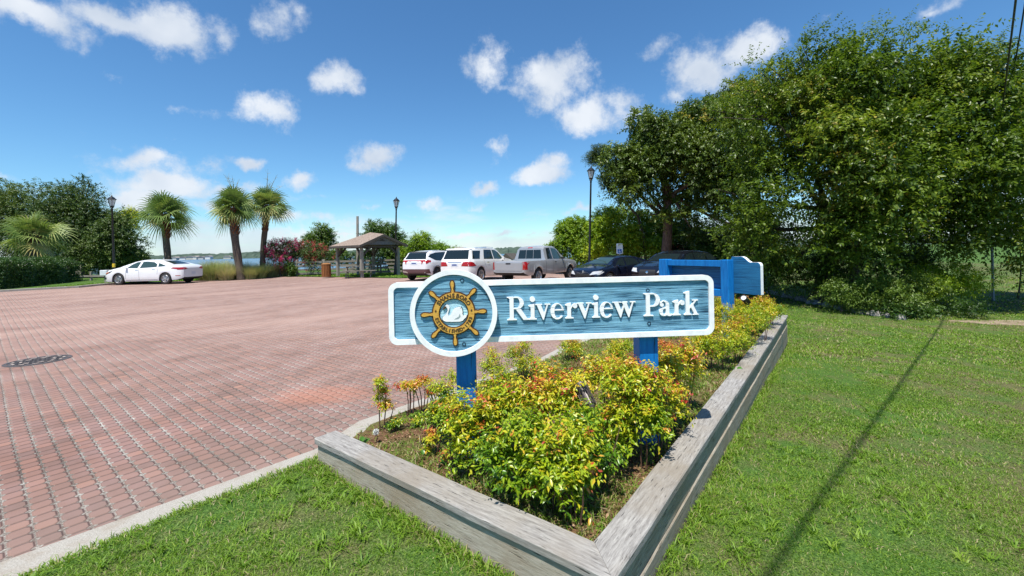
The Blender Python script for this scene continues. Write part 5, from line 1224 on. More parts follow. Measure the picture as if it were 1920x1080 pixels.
# crape myrtles
def myrtle(seed, label, rows, n, fl_mat, nf, gm):
    lob = lb(*rows); rng = np.random.default_rng(seed); c = lob[0]; base = (c[0], c[1], 0.0)
    t = tree(seed, 'crape_myrtle', label, 'flowering tree', lob, base, (c[0], c[1], c[2]), .06, n, .10, .05, .35, 11, gm, group='crape myrtles', k=3, tint=.45)
    cs = []
    for l in lob:
        k = int(nf / len(lob)); d = unit(rng.normal(0, 1, (k, 3)) + np.array([0, -.3, .75])); cs.append(np.array(l[:3]) + d * np.array([l[3], l[3], l[4]]) * rng.uniform(.85, 1.25, (k, 1)))
    cs = np.vstack(cs); q = 26
    P = (cs[:, None] + rng.normal(0, 1, (len(cs), q, 3)) * np.array([.07, .07, .11])).reshape(-1, 3); m_ = len(P)
    link('blossom', leaf_mesh('blossom', P - np.array(base), rng.normal(0, 1, (m_, 3)), rng.normal(0, 1, (m_, 3)), .07, .06, np.clip(rng.normal(.5, .2, m_), 0, 1), fl_mat), t)
myrtle(31, 'crape myrtle with bright pink blossom beside the third palm', [(525, 470, .9, 31.5, .8), (512, 478, .6, 31.5), (545, 468, .8, 32, .7), (530, 488, .7, 31.5, .5)], 900, ML_PINK, 120, ML_OAK)
myrtle(32, 'broad crape myrtle with sparse coral red blossom left of the gazebo', [(580, 475, 1.0, 32.6, .9), (600, 480, .9, 32.6, .8), (562, 482, .8, 32.6, .8), (590, 495, .9, 32.4, .6)], 1300, ML_CORAL, 90, ML_OAK)
myrtle(33, 'low coral red crape myrtle showing just above the roof of the black SUV', [(1265, 476, .6, 27, .4), (1295, 478, .6, 27, .4), (1250, 478, .4, 27, .35)], 500, ML_CORAL, 80, ML_OAK)

# left background trees
GL = 'trees on the left beyond the hedge'
def oak(seed, label, rows, n, tint, mat=ML_OAK, L=.2, r0=.28, name='oak_tree'):
    lob = lb(*rows); c = lob[0]
    return tree(seed, name, label, 'tree', lob, (c[0], c[1], 0.0), (c[0], c[1], c[2]), r0, n, L, L * .5, .7, 12, mat, tint=tint, group=GL, k=2, clump=.42, kcl=12)
oak(41, 'tallest dark oak left of the first street lamp', [(160, 395, 2.1, 37), (150, 365, 1.4, 38), (195, 410, 1.6, 36.5), (120, 420, 2.0, 37), (185, 450, 2.0, 36), (140, 460, 2.0, 36.5), (160, 345, .7, 38)], 3300, .42)
oak(42, 'wide mid green oak at the left border', [(40, 390, 2.8, 44), (-20, 400, 3.0, 44), (80, 380, 2.4, 44), (10, 360, 1.8, 45), (-80, 400, 3, 44), (60, 430, 2.6, 43), (0, 445, 2.6, 43)], 3600, .72, L=.22)
oak(43, 'dark bushy oak right behind the first street lamp', [(215, 445, 1.3, 35), (228, 470, 1.3, 35), (205, 485, 1.3, 34.5), (222, 415, .8, 35.5), (180, 480, 1.4, 35)], 2200, .55)
oak(44, 'small round dark oak nearest the water, left of the first palm', [(250, 490, 1.0, 38, .7), (238, 485, .9, 38), (262, 494, .6, 38, .5)], 1000, .55, r0=.1)
oak(45, 'dark undergrowth tree behind the clipped hedge', [(60, 480, 1.6, 37), (110, 475, 1.5, 37), (20, 480, 1.7, 37), (-30, 480, 1.8, 37), (90, 440, 1.6, 38)], 2300, .2)
oak(46, 'small yellow-green tree touching the left edge of the first palm', [(243, 412, .65, 39, .8), (247, 425, .5, 39)], 420, .95, ML_LIME, .16, .05, 'sapling_tree')

# palms
def palm(seed, name, label, px, pyc, rpx, Y, pxb, zb, r, nfr, tint, group):
    rng = np.random.default_rng(seed); c = at(px, pyc, Y); b = at(pxb, 500, Y); R = rpx / FOC * Y
    t = thing(name, label, 'palm tree', (b.x, Y, zb), 0, group); B = Vector((b.x, Y, zb)); top = c - Vector((0, 0, R * .22))
    pts = [B.lerp(top, f) + Vector((.06 * math.sin(5 * f + seed), 0, 0)) for f in np.linspace(0, 1, 15)]
    mb = MB(); mb.tube([p - B for p in pts], [r * (1.15 if i == 0 else 1) * rng.uniform(.93, 1.05) for i in range(15)], 12); mb.build('trunk', M_PALMT, t, smooth=50)
    mb = MB()          # old leaf bases criss-crossing under the crown
    H = (top - B).length; n_b = 90 if nfr > 20 else 50
    for k in range(n_b):
        a = 2.4 * k; z = H * (.62 + .37 * k / n_b); rr = r * (.95 + .25 * k / n_b)
        o = B.lerp(top, z / H) - B; d = Vector((math.cos(a), math.sin(a), 0)); mb.bar(o + d * rr * .8, o + d * (rr * 1.35) + Vector((0, 0, .20)), .075, .028, up=tuple(d))
    mb.build('leaf_bases', M_BOOT, t)
    V, T, TT = [], [], []; nv = 0
    cc = c - B - Vector((0, 0, R * .12))
    pet = MB()
    for k in range(int(nfr * 1.3)):
        sm_ = k >= nfr
        az = 2.399963 * k + rng.normal(0, .15); f = ((k % nfr) * (2.0 if sm_ else 1) + .5) / nfr; el = math.radians(86 - 140 * f ** .95 + rng.normal(0, 15))
        d = Vector((math.cos(az) * math.cos(el), math.sin(az) * math.cos(el), math.sin(el))); side = Vector((-math.sin(az), math.cos(az), 0)); upv = d.cross(side); upv = -upv if upv.z < 0 else upv
        rr_ = rng.normal(0, .75); side, upv = side * math.cos(rr_) + upv * math.sin(rr_), upv * math.cos(rr_) - side * math.sin(rr_)
        lp = R * (rng.uniform(.08, .26) if sm_ else rng.uniform(.26, .50)); o = cc + Vector((0, 0, .0)); e = o + d * lp - Vector((0, 0, .10 * R))
        pet.tube([o, o.lerp(e, .5) + upv * .04, e], [.022, .016, .010], 4)
        tf = tint + rng.normal(0, .10) + (.32 if el < -.45 else 0)
        nsg = 20
        for j in range(nsg):
            s = (j / (nsg - 1) - .5) * 2; th = s * math.radians(112); ln = R * rng.uniform(.48, .66) * (1 - .26 * abs(s) ** 1.6)
            q = (d * math.cos(th) + side * math.sin(th)); q = (q + upv * (.30 - .25 * abs(s)) * 0 + upv * .10).normalized()
            st = e - d * .05 * (1 - abs(s)); wv2 = q.cross(upv).normalized() * .036
            P_ = []
            for u, wd in ((0, .35), (.35, 1), (.7, .62), (1, .06)):
                p = st + q * ln * u - Vector((0, 0, 1)) * ln * (.10 * u ** 2 + .26 * u ** 3.2) - upv * abs(s) * .12 * u * ln * .6
                P_ += [p - wv2 * wd, p + wv2 * wd]
            V += [tuple(p) for p in P_]
            for i in range(3): T += [(nv + 2 * i, nv + 2 * i + 1, nv + 2 * i + 3), (nv + 2 * i, nv + 2 * i + 3, nv + 2 * i + 2)]
            TT += [min(1, max(0, tf + rng.normal(0, .08)))] * 8; nv += 8
    link('fronds', tri_mesh('fronds', np.array(V), np.array(T), ML_PALM, np.array(TT)), t)
    pet.build('frond_stalks', mat_plain('frond_stalk_green', (.16, .20, .06), .5), t)
    return t
GP = 'cabbage palms along the water side'
palm(51, 'cabbage_palm', 'leftmost of the three tall palms on the river bank, rising behind the white sedan', 310, 388, 57, 29.5, 315, 0, .205, 34, .5, GP)
palm(52, 'cabbage_palm', 'middle palm of the river bank, thick trunk with shaggy reddish leaf bases', 436, 378, 53, 28.5, 450, 0, .235, 34, .5, GP)
palm(53, 'cabbage_palm', 'right-hand palm of the river bank, slim trunk and yellowing top fronds', 500, 374, 49, 31.0, 491, 0, .18, 32, .62, GP)
palm(54, 'cabbage_palm', 'short palm with olive fronds in front of the dark oaks behind the hedge', 62, 428, 62, 29, 60, 0, .26, 30, .70, GP)
def seedstalk(rng, px, py, pxb, pyb, Y, label):
    t = MB(); a, b = at(pxb, pyb, Y), at(px, py, Y)
    for k in range(5):
        e = b + Vector(rng.normal(0, .35, 3)); m = a.lerp(e, .5) + Vector((0, 0, .2)); pts = [a * (1 - s) ** 2 + m * 2 * s * (1 - s) + e * s * s for s in np.linspace(0, 1, 6)]; t.tube(pts, [.02, .018, .015, .012, .008, .004], 4)
        for j in range(9):
            s = rng.uniform(.45, 1); p = pts[int(s * 5)]; t.tube([p, p + Vector(rng.normal(0, .16, 3)) + Vector((0, 0, .08))], [.008, .003], 3)
    return t
rng = np.random.default_rng(3); M_SEED = mat_plain('flower_stalk', (.30, .27, .13), .8)
pm = [o for o in bpy.data.objects if o.name.startswith('cabbage_palm') and o.parent is None and o.type == 'EMPTY']
for (ppx, ppy, bx, by, Y, idx) in ((515, 335, 500, 372, 31, 2), (432, 336, 440, 370, 28.5, 1)):
    o = seedstalk(rng, ppx, ppy, bx, by, Y, '').mesh('flower_stalk', M_SEED); o.transform(Matrix.Translation(-pm[idx].location)); link('flower_stalk', o, pm[idx])

# clipped hedge at the left
rng = np.random.default_rng(61); HA, HB, HC_ = np.array([-27.3, 22.4]), np.array([-30.2, 29.4]), np.array([-40.0, 19.5])
def hedge_face(a, b, n, inward):
    f = rng.uniform(0, 1, n); side = rng.uniform(0, 1, n) < .62; dp = np.where(side, rng.normal(.05, .10, n), rng.uniform(0, 2.6, n)); z = np.where(side, rng.uniform(.02, 1.42, n), 1.45 + rng.normal(0, .06, n))
    z = z + .06 * np.sin(f * 23) * (z > 1.2); p = a + (b - a) * f[:, None] + inward * (dp + .12 * np.sin(f * 17) - .12 * (1 - z / 1.5))[:, None]
    return np.column_stack([p, z + .05]), unit(np.column_stack([-inward[0] * side * .8 + rng.normal(0, .4, n), -inward[1] * side * .8 + rng.normal(0, .4, n), np.where(side, .3, .9) + rng.normal(0, .3, n)]))
q1, q2 = hedge_face(HA, HB, 9000, np.array([-.92, -.38])), hedge_face(HC_, HA, 7000, np.array([-.2, .95]))
O = np.vstack([q1[0], q2[0]]); A = np.vstack([q1[1], q2[1]]); n = len(O)
P, D, N, l_, w_l, tt = sprigs(rng, O, A, .24, 6, .09, .052, rng.normal(.52, .14, n), .15, .1)
t = thing('clipped_hedge', 'dark green clipped hedge at the left border beside the kerb', 'hedge', (-28, 24, 0))
link('foliage', leaf_mesh('foliage', P - np.array([-28, 24, 0]), D, N, l_, w_l, tt, ML_HEDGE), t)
mb = MB()
for k in range(26):
    f = k / 25; p = HA + (HB - HA) * f + np.array([-.92, -.38]) * .9; x_, y_ = p[0] + 28, p[1] - 24
    mb.tube([(x_, y_, -.1), (x_ + .1, y_, .7), (x_ - .1, y_ + .1, 1.35)], [.03, .025, .012], 5)
mb.build('stems', M_BARK, t)

# ornamental grass clumps under the palms
def blades(rng, n, base_r, h, lean, w_=.012, seg=3, top_r=None):
    a = rng.uniform(0, 2 * math.pi, n); r = base_r * np.sqrt(rng.uniform(0, 1, n)); x = r * np.cos(a); y = r * np.sin(a)
    H = h * rng.uniform(.6, 1.1, n); ln = lean * rng.uniform(.3, 1.3, n); a2 = a + rng.normal(0, .5, n); d = np.stack([np.cos(a2), np.sin(a2), np.zeros(n)], 1)
    s = unit(np.cross(d, [0, 0, 1.0]) + rng.normal(0, .4, (n, 3)) * [1, 1, 0]); P = []
    for i in range(seg + 1):
        u = i / seg; c = np.stack([x, y, np.zeros(n)], 1) + d * (ln * u ** 1.8)[:, None] + np.array([0, 0, 1.0]) * (H * (u - .25 * u ** 3 * (ln / H)))[:, None]; wd = w_ * (1 - u * .92)
        P += [c - s * wd / 2, c + s * wd / 2]
    V = np.stack(P, 1); m = 2 * (seg + 1); T = []
    for i in range(seg): T += [(2 * i, 2 * i + 1, 2 * i + 3), (2 * i, 2 * i + 3, 2 * i + 2)]
    T = (np.array(T)[None] + (np.arange(n) * m)[:, None, None]).reshape(-1, 3)
    return V.reshape(-1, 3), T, m
rng = np.random.default_rng(8)
protos = []
for v in range(4):
    V_, T_, m_ = blades(rng, 900, .42, 1.15, .70, .018); protos.append(tri_mesh('blades', V_, T_, ML_ORN, np.repeat(np.clip(rng.normal(.42 + .12 * v, .16, 900), 0, 1), m_)))
spots = [(384, 28.6), (398, 28.3), (468, 28.9), (424, 28.2), (488, 29.6), (392, 29.2), (412, 29.9), (430, 29.3), (385, 30.2), (405, 30.9), (452, 29.9), (470, 30.4), (440, 30.9), (488, 30.6), (505, 31.4), (520, 31.9), (476, 31.9), (425, 31.4), (538, 32.4), (460, 31.6), (398, 29.0), (500, 32.4), (446, 29.4)]
for i, (px, Y) in enumerate(spots):
    p = at(px, 510, Y); s = rng.uniform(.75, 1.2); o = link('ornamental_grass', protos[i % 4], None, (p.x, Y, .02), (0, 0, rng.uniform(0, 6))); o.scale = (s, s, s * rng.uniform(.9, 1.1))
    tag(o, 'pale green fountain grass clump in the bank planting under the palms', 'grass clump', 'fountain grass clumps under the palms')
p = at(548, 505, 31.2)
tree(63, 'ivy_shrub', 'upright ivy-green shrub at the left end of the board fence', 'shrub', [(p.x, 31.2, .35, .35, .5), (p.x - .1, 31.2, .75, .28, .4)], (p.x, 31.2, 0), (p.x, 31.2, .9), .03, 260, .10, .07, .2, 7, ML_MID, tint=.55, k=1)

# understorey below the big tree
def under(seed, label, rows, n, tint, mat=ML_MID, L=.08):
    lob = lb(*rows); c = lob[0]; g_ = gz(c[0], c[1])
    return tree(seed, 'wild_shrub', label, 'shrub', lob, (c[0], c[1], g_ - .1), (c[0], c[1], c[2]), .03, n, L, L * .5, .3, 9, mat, tint=tint, group='wild shrubs under the large tree', k=2, zmin=g_ + .02, clump=.45, kcl=7)
under(71, 'bright green wild shrub at the foot of the large tree, nearest the stone edging', [(1580, 560, .65, 13.7, .5), (1610, 545, .6, 13.9, .5)], 900, .85)
under(72, 'lit yellow-green wild shrub left of the marker post', [(1780, 530, .8, 14.6, .6), (1815, 530, .6, 14.8, .5), (1745, 545, .7, 14.0, .5)], 1300, .55, ML_LIME)
under(73, 'mid green wild shrub between the brightest shrub and the lit yellow-green one', [(1680, 565, .6, 13.0, .45), (1720, 555, .7, 13.6, .5), (1650, 555, .6, 13.5, .5)], 1100, .85)
under(74, 'dark low wild shrub nearest the bare earth patch', [(1700, 590, .5, 12.8, .28), (1740, 592, .5, 12.9, .25), (1780, 585, .6, 13.2, .3), (1660, 592, .45, 12.8, .28)], 800, .4)
under(75, 'dark wild shrub behind the white-edged end of the rear-facing sign', [(1450, 520, .9, 16.5, .8), (1490, 500, 1.0, 16.5, .9), (1440, 480, .9, 17, .9), (1520, 520, 1.0, 16, .8)], 1500, .35, ML_BIG, .10)
under(76, 'deep shaded thicket shrub at the back under the large tree', [(1600, 500, 1.3, 18, 1.2), (1680, 500, 1.3, 18, 1.2), (1560, 470, 1.4, 18.5, 1.3), (1740, 490, 1.2, 18, 1.1), (1640, 440, 1.4, 18.5, 1.3)], 2400, .3, ML_BIG, .13)
under(77, 'shaded hanging foliage shrub at the far right by the road', [(1905, 425, 1.1, 17, .9), (1965, 440, 1.3, 16.5, 1.0), (1860, 410, 1.1, 18, 1.0)], 1100, .5, ML_BIG, .12)
under(78, 'tall dark thicket shrub behind the second board', [(1400, 500, 1.2, 20.5, 1.0), (1440, 450, 1.5, 20, 1.4), (1370, 490, 1.0, 21, .9)], 1400, .35, ML_BIG, .13)

# stone edging along the shaded bed
def rock_mesh(seed):
    import bmesh
    rnd = random.Random(seed); bm = bmesh.new(); bmesh.ops.create_icosphere(bm, subdivisions=2, radius=1)
    ax = [Vector((rnd.gauss(0, 1), rnd.gauss(0, 1), rnd.gauss(0, 1))).normalized() for _ in range(7)]
    for v in bm.verts:
        for a in ax:
            d = v.co.dot(a)
            if d > .72: v.co -= a * (d - .72) * .9
        v.co += v.co.normalized() * rnd.uniform(-.05, .05)
    me = bpy.data.meshes.new('stone'); bm.to_mesh(me); bm.free(); me.materials.append(M_ROCK); return me
M_ROCK = mat_noise('grey_rubble', [(.12, .11, .10), (.25, .235, .22), (.42, .40, .37)], 3, .9, bstr=.6, bdist=.03)
rocks = [rock_mesh(i) for i in range(5)]; rnd = random.Random(4)
line_ = [(1425, 552, 19.5), (1470, 562, 17.6), (1520, 577, 15.8), (1570, 590, 14.4), (1620, 602, 13.4), (1690, 613, 12.5)]
for i in range(78):
    f = i / 77 * (len(line_) - 1.001); k = int(f); a, b = line_[k], line_[k + 1]; g_ = f - k
    Y = a[2] + (b[2] - a[2]) * g_; px = a[0] + (b[0] - a[0]) * g_; x = at(px, 560, Y).x + rnd.uniform(-.12, .12); Y += rnd.uniform(-.18, .22); s = rnd.uniform(.05, .13)
    o = link('edging_stone', rocks[i % 5], None, (x, Y, gz(x, Y) + s * .35), (rnd.uniform(0, 6), rnd.uniform(0, 6), rnd.uniform(0, 6))); o.scale = (s * 1.3, s, s * .75)
    tag(o, 'grey rubble stone in the edging between lawn and shaded thicket', 'stone', 'rubble stones edging the thicket')

# ---------------------------------------------------------------- nandina shrubs in the bed
def nandina(seed, label, rows, n, tint=.48, L=.046, fine=True, stems=8, x=None, S=.10, nl=7):
    L *= .84; n = int(n * 1.12)
    """rows: (X, Y, z, r, rz) in metres"""
    rng = np.random.default_rng(seed); c = rows[0]; b = (c[0], c[1], soil_z(c[0], c[1])); t = thing('nandina_shrub', label, 'shrub', b, 0, 'dwarf nandina shrubs in the timber bed'); B = np.array(b)
    O, A, TT = [], [], []
    wts = np.array([r[3] * r[4] for r in rows]); wts = wts / wts.sum()
    for r, wt in zip(rows, wts):
        k = max(6, int(n * wt)); kc = max(3, int(13 * r[3] / .25)); cd = unit(rng.normal(0, 1, (kc, 3)) + np.array([0, 0, .35])); cc = np.array(r[:3]) + cd * np.array([r[3], r[3], r[4]]) * rng.uniform(.5, .8, (kc, 1))
        ci = rng.integers(0, kc, k); d = unit(rng.normal(0, 1, (k, 3)) + np.array([0, 0, .35])); o = cc[ci] + d * np.array([r[3], r[3], r[4]]) * rng.uniform(.10, .38, (k, 1)); g_ = o[:, 2] > b[2] + .015
        o, d, ci = o[g_], d[g_], ci[g_]; ct = rng.normal(0, .07, kc)
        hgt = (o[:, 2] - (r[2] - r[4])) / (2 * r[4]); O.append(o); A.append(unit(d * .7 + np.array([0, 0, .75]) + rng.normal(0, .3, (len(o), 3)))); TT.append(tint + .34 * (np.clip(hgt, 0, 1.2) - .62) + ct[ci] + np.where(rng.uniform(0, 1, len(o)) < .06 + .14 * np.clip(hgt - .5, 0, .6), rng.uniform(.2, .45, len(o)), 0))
    O, A, TT = np.vstack(O), np.vstack(A), np.concatenate(TT)
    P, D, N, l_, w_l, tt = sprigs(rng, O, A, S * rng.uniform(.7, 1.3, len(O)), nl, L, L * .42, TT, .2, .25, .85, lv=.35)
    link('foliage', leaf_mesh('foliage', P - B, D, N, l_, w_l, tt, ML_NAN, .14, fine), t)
    mb = MB()
    for k in range(stems):
        r = rows[k % len(rows)]; a = rng.uniform(0, 6.28); q = r[3] * rng.uniform(0, .5); x0, y0_ = r[0] + q * math.cos(a) - b[0], r[1] + q * math.sin(a) - b[1]
        e = (x0 + rng.normal(0, .04) + q * .5 * math.cos(a), y0_ + rng.normal(0, .04) + q * .5 * math.sin(a), r[2] - b[2] + r[4] * rng.uniform(.1, .7)); mb.tube([(x0, y0_, -.03), ((x0 + e[0]) / 2 + .01, (y0_ + e[1]) / 2, e[2] * .55), e], [.006, .005, .003], 5)
    mb.build('stems', M_STEM, t)
    return t
def S_(px, py, Y): p = at(px, py, Y); return p.x, p.y, p.z
def nr(px, py, Y, r, rz=None): return (*S_(px, py, Y), r, rz or r)
nandina(101, 'nearest and largest green-yellow nandina shrub, by the mitred corner of the timber cap', [nr(1040, 880, 2.42, .24, .26), nr(1075, 925, 2.28, .17, .16), nr(975, 855, 2.50, .23, .23), nr(1100, 830, 2.62, .22, .24)], 1100, .40, .050, stems=14)
nandina(102, 'yellow nandina shrub just in front of the left sign post', [nr(905, 775, 2.85, .20, .15), nr(950, 750, 2.92, .18, .16), nr(885, 800, 2.80, .15, .13), nr(850, 785, 2.86, .10, .09), nr(880, 850, 2.74, .14, .10)], 800, .56, stems=9)
nandina(103, 'bright yellow nandina shrub behind the nearest one, left of the ribbed garden lamp', [nr(1040, 740, 2.95, .22, .16), nr(1000, 770, 2.8, .18, .16), nr(1075, 735, 3.1, .16, .13)], 640, .58, stems=9)
nandina(104, 'yellow-green nandina shrub just right of the ribbed garden lamp', [nr(1165, 745, 2.90, .22, .19), nr(1215, 740, 2.92, .19, .18), nr(1150, 810, 2.8, .18, .17), nr(1200, 800, 2.82, .17, .17)], 950, .52, stems=10)
nandina(105, 'nandina shrub with reddish top leaves between the right sign post and the timber wall', [nr(1255, 715, 3.4, .20, .18), nr(1288, 690, 3.7, .19, .18), nr(1240, 765, 3.15, .18, .18)], 760, .60, stems=9)
nandina(106, 'orange-tinted nandina shrub at the foot of the right sign post', [nr(1130, 705, 3.5, .16, .12), nr(1180, 705, 3.0, .14, .08)], 360, .64, stems=6)
nandina(107, 'slim upright nandina nearest the left end of the timber cap', [nr(712, 720, 3.72, .055, .06), nr(715, 745, 3.72, .06, .07), nr(722, 770, 3.72, .07, .06)], 190, .62, .036, stems=3, S=.06, nl=6)
nandina(108, 'bare-stemmed nandina tuft with orange tips left of the left sign post', [nr(765, 730, 4.0, .10, .045), nr(790, 722, 4.0, .11, .05), nr(812, 735, 4.0, .08, .04)], 240, .72, .038, stems=12, S=.06, nl=6)
nandina(109, 'low leafy nandina touching the left side of the left sign post', [nr(832, 738, 3.7, .10, .10), nr(815, 770, 3.6, .10, .08), nr(850, 710, 4.2, .08, .05)], 220, .50, .04, stems=6)
nandina(110, 'small sparse yellow nandina seedling in the bare left part of the bed', [nr(808, 825, 3.15, .07, .06), nr(800, 850, 3.1, .05, .05), nr(835, 860, 3.0, .05, .04)], 75, .66, .04, stems=4, S=.05, nl=6)
nandina(111, 'round nandina right behind the left sign post below the round board', [nr(925, 690, 4.9, .15, .17), nr(940, 705, 4.8, .13, .10)], 260, .55, .04, stems=6, fine=False)
nandina(112, 'tall dense nandina below the first letters of the sign', [nr(978, 672, 5.0, .19, .20), nr(990, 690, 4.9, .17, .12)], 340, .52, .04, stems=8, fine=False)
nandina(113, 'isolated round nandina on the grassy part by the paving, below the middle of the sign', [nr(1067, 656, 5.9, .17, .14)], 220, .58, .042, stems=6, fine=False)
nandina(114, 'small nandina left of the right sign post', [nr(1165, 658, 5.4, .17, .15), nr(1150, 668, 5.3, .10, .09)], 260, .58, .042, stems=6, fine=False)
nandina(115, 'front plant of the dense shrub row against the far part of the timber wall', [nr(1345, 645, 5.0, .24, .22), nr(1380, 630, 5.3, .24, .22), nr(1320, 655, 5.0, .18, .16)], 1000, .60, .040, stems=8, fine=False)
nandina(116, 'middle plant of the dense shrub row against the far part of the timber wall', [nr(1395, 605, 6.0, .28, .24), nr(1360, 600, 6.1, .26, .22), nr(1425, 600, 6.2, .22, .20)], 1000, .56, .040, stems=8, fine=False)
nandina(117, 'farthest orange-tipped nandina around the foot of the rear-facing sign', [nr(1420, 583, 7.1, .30, .22), nr(1390, 580, 7.3, .28, .22), nr(1445, 582, 7.4, .24, .20)], 900, .58, .042, stems=8, fine=False)
nandina(118, 'greener nandina between the two blue posts of the rear-facing sign', [nr(1340, 578, 7.9, .32, .28), nr(1350, 590, 7.4, .24, .18)], 420, .50, .050, stems=6, fine=False)
nandina(119, 'brownish low nandina behind the right sign post', [nr(1240, 655, 5.6, .16, .09), nr(1265, 665, 5.3, .14, .07)], 200, .80, .042, stems=6, fine=False)
nandina(120, 'shaded nandina in the far left part of the bed below the word Park', [nr(1250, 645, 7.6, .25, .16), nr(1130, 640, 7.2, .2, .1)], 260, .55, .048, stems=6, fine=False)
nandina(121, 'low brownish nandina undergrowth along the concrete curb left of the left sign post', [nr(745, 802, 3.72, .09, .05), nr(780, 792, 3.78, .11, .05), nr(822, 788, 3.72, .12, .06), nr(850, 775, 3.7, .1, .06)], 330, .34, .036, stems=8, S=.06, nl=6)
# broad-leaved weeds and a seed head
rng = np.random.default_rng(9)
def weed(x, y, n, L, label, mat=None):
    z = soil_z(x, y); t = thing('broadleaf_weed', label, 'weed', (x, y, z)); a = rng.uniform(0, 6.28, n); D = np.stack([np.cos(a), np.sin(a), rng.uniform(.3, 1.2, n)], 1)
    P = np.stack([np.cos(a) * .02, np.sin(a) * .02, rng.uniform(0, .07, n)], 1); link('leaves', leaf_mesh('leaves', P, D, np.array([0, 0, 1.0]) + rng.normal(0, .3, (n, 3)), L, L * .8, rng.uniform(.3, .6, n), ML_WEED, .1, True), t)
ML_WEED = mat_leaf('weed_leaves', [(0, (.03, .12, .012)), (1, (.12, .30, .03))], .3, .3, .5)
for (px, py, Y, n, L, lab) in ((678, 815, 3.30, 9, .055, 'broad-leaved green weed at the left end of the timber cap'), (795, 862, 3.0, 6, .04, 'small green weed in the middle of the bare soil, second from the left'), (838, 866, 2.9, 5, .035, 'tiny green weed beside the cap of the front wall'), (1385, 655, 4.7, 10, .08, 'green creeping weed lapping over the right timber cap')):
    p = at(px, py, Y); weed(p.x, Y, n, L, lab)
p = at(705, 810, 3.42); t = thing('dandelion', 'white dandelion seed head near the left end of the bed', 'dandelion', (p.x, 3.42, soil_z(p.x, 3.42)))
mb = MB(); hz_ = max(.08, p.z - soil_z(p.x, 3.42)); mb.tube([(0, 0, 0), (.01, 0, hz_ * .6), (0, 0, hz_)], [.003, .0025, .002], 5); mb.build('stalk', M_STEM, t)
d = unit(rng.normal(0, 1, (260, 3))); link('seed_head', leaf_mesh('seed_head', d * .004 + np.array([0, 0, hz_]), d, rng.normal(0, 1, (260, 3)), .024, .006, np.full(260, .5), mat_plain('seed_fluff', (.8, .8, .76), .9), 0), t)

# ---------------------------------------------------------------- grass blades
rng = np.random.default_rng(31)
def vn(x, y, s, seed):
    """cheap smooth 2-d value noise"""
    r = np.random.default_rng(seed); T_ = r.uniform(0, 1, (64, 64)); X, Y_ = x / s, y / s; i, j = np.floor(X).astype(int), np.floor(Y_).astype(int); fx, fy = X - i, Y_ - j; fx, fy = fx * fx * (3 - 2 * fx), fy * fy * (3 - 2 * fy)
    g_ = lambda a, b: T_[a % 64, b % 64]
    return (g_(i, j) * (1 - fx) + g_(i + 1, j) * fx) * (1 - fy) + (g_(i, j + 1) * (1 - fx) + g_(i + 1, j + 1) * fx) * fy
def inpoly(x, y, poly):
    c = np.zeros(len(x), bool); n = len(poly)
    for i in range(n):
        (x0, y0_), (x1, y1) = poly[i], poly[(i + 1) % n]
        if y0_ == y1: continue
        k = (y0_ > y) != (y1 > y); c ^= k & (x < (x1 - x0) * (y - y0_) / (y1 - y0_) + x0)
    return c
def grass_field(name, x, y, zf, h, w_, tint, lean, label_kind='stuff', mat=None):
    n = len(x); z = np.array([zf(a, b) for a, b in zip(x, y)]); a = rng.uniform(0, 6.283, n); ph = rng.uniform(0, 6.283, n)
    d = np.stack([np.cos(a), np.sin(a), np.zeros(n)], 1); s = np.stack([np.cos(ph), np.sin(ph), np.zeros(n)], 1) * (w_ / 2)[:, None]
    b = np.stack([x, y, z - .006], 1); m = b + d * (lean * h * .35)[:, None] + np.array([0, 0, 1.0]) * (h * .62)[:, None]; t_ = b + d * (lean * h)[:, None] + np.array([0, 0, 1.0]) * (h * (1 - .35 * np.minimum(lean, 1.6)))[:, None]
    V = np.stack([b - s, b + s, m - s * .8, m + s * .8, t_], 1); T = np.array([[0, 1, 3], [0, 3, 2], [2, 3, 4]]); T = (T[None] + (np.arange(n) * 5)[:, None, None]).reshape(-1, 3)
    return link(name, tri_mesh(name, V.reshape(-1, 3), T, mat or ML_GRASS, np.repeat(np.clip(tint, 0, 1), 5)))
XS, YS, HS, WS_, TS, LS = [], [], [], [], [], []
def scatter(n, y0, y1, h, w_, p_tuft=.0):
    y = y0 + (y1 - y0) * rng.uniform(0, 1, n) ** .9; x = y * rng.uniform(-1.35, 1.28, n)
    k = inpoly(x, y, LAWN); x, y = x[k], y[k]
    dry = vn(x, y, .42, 1) * .55 + vn(x, y, .13, 2) * .3 + vn(x, y, 1.6, 3) * .3
    keep = rng.uniform(0, 1, len(x)) > np.clip((dry - .50) * 3.0, 0, .88)
    bare = np.hypot((x - 13.9) / 1.6, (y - 12.0) / .6); keep &= rng.uniform(0, 1, len(x)) < np.clip(bare - .25, .1, 1)
    x, y, dry = x[keep], y[keep], dry[keep]; lush = vn(x + 9, y, .75, 4)
    XS.append(x); YS.append(y); HS.append(h * rng.uniform(.55, 1.3, len(x)) * (.7 + .75 * lush)); WS_.append(w_ * rng.uniform(.7, 1.3, len(x)))
    TS.append(.36 + .30 * lush + rng.normal(0, .13, len(x)) + np.where(rng.uniform(0, 1, len(x)) < .09 + .8 * np.clip(dry - .45, 0, .6), .40, 0)); LS.append(rng.uniform(.2, 1.7, len(x)))
scatter(150000, 1.2, 3.4, .026, .0040); scatter(250000, 3.4, 7.0, .032, .0068); scatter(190000, 7, 14, .042, .014); scatter(60000, 14, 26, .06, .03)
grass_field('lawn_grass', *[np.concatenate(q) for q in (XS, YS)], lawn_z, np.concatenate(HS), np.concatenate(WS_), np.concatenate(TS), np.concatenate(LS))['kind'] = 'stuff'
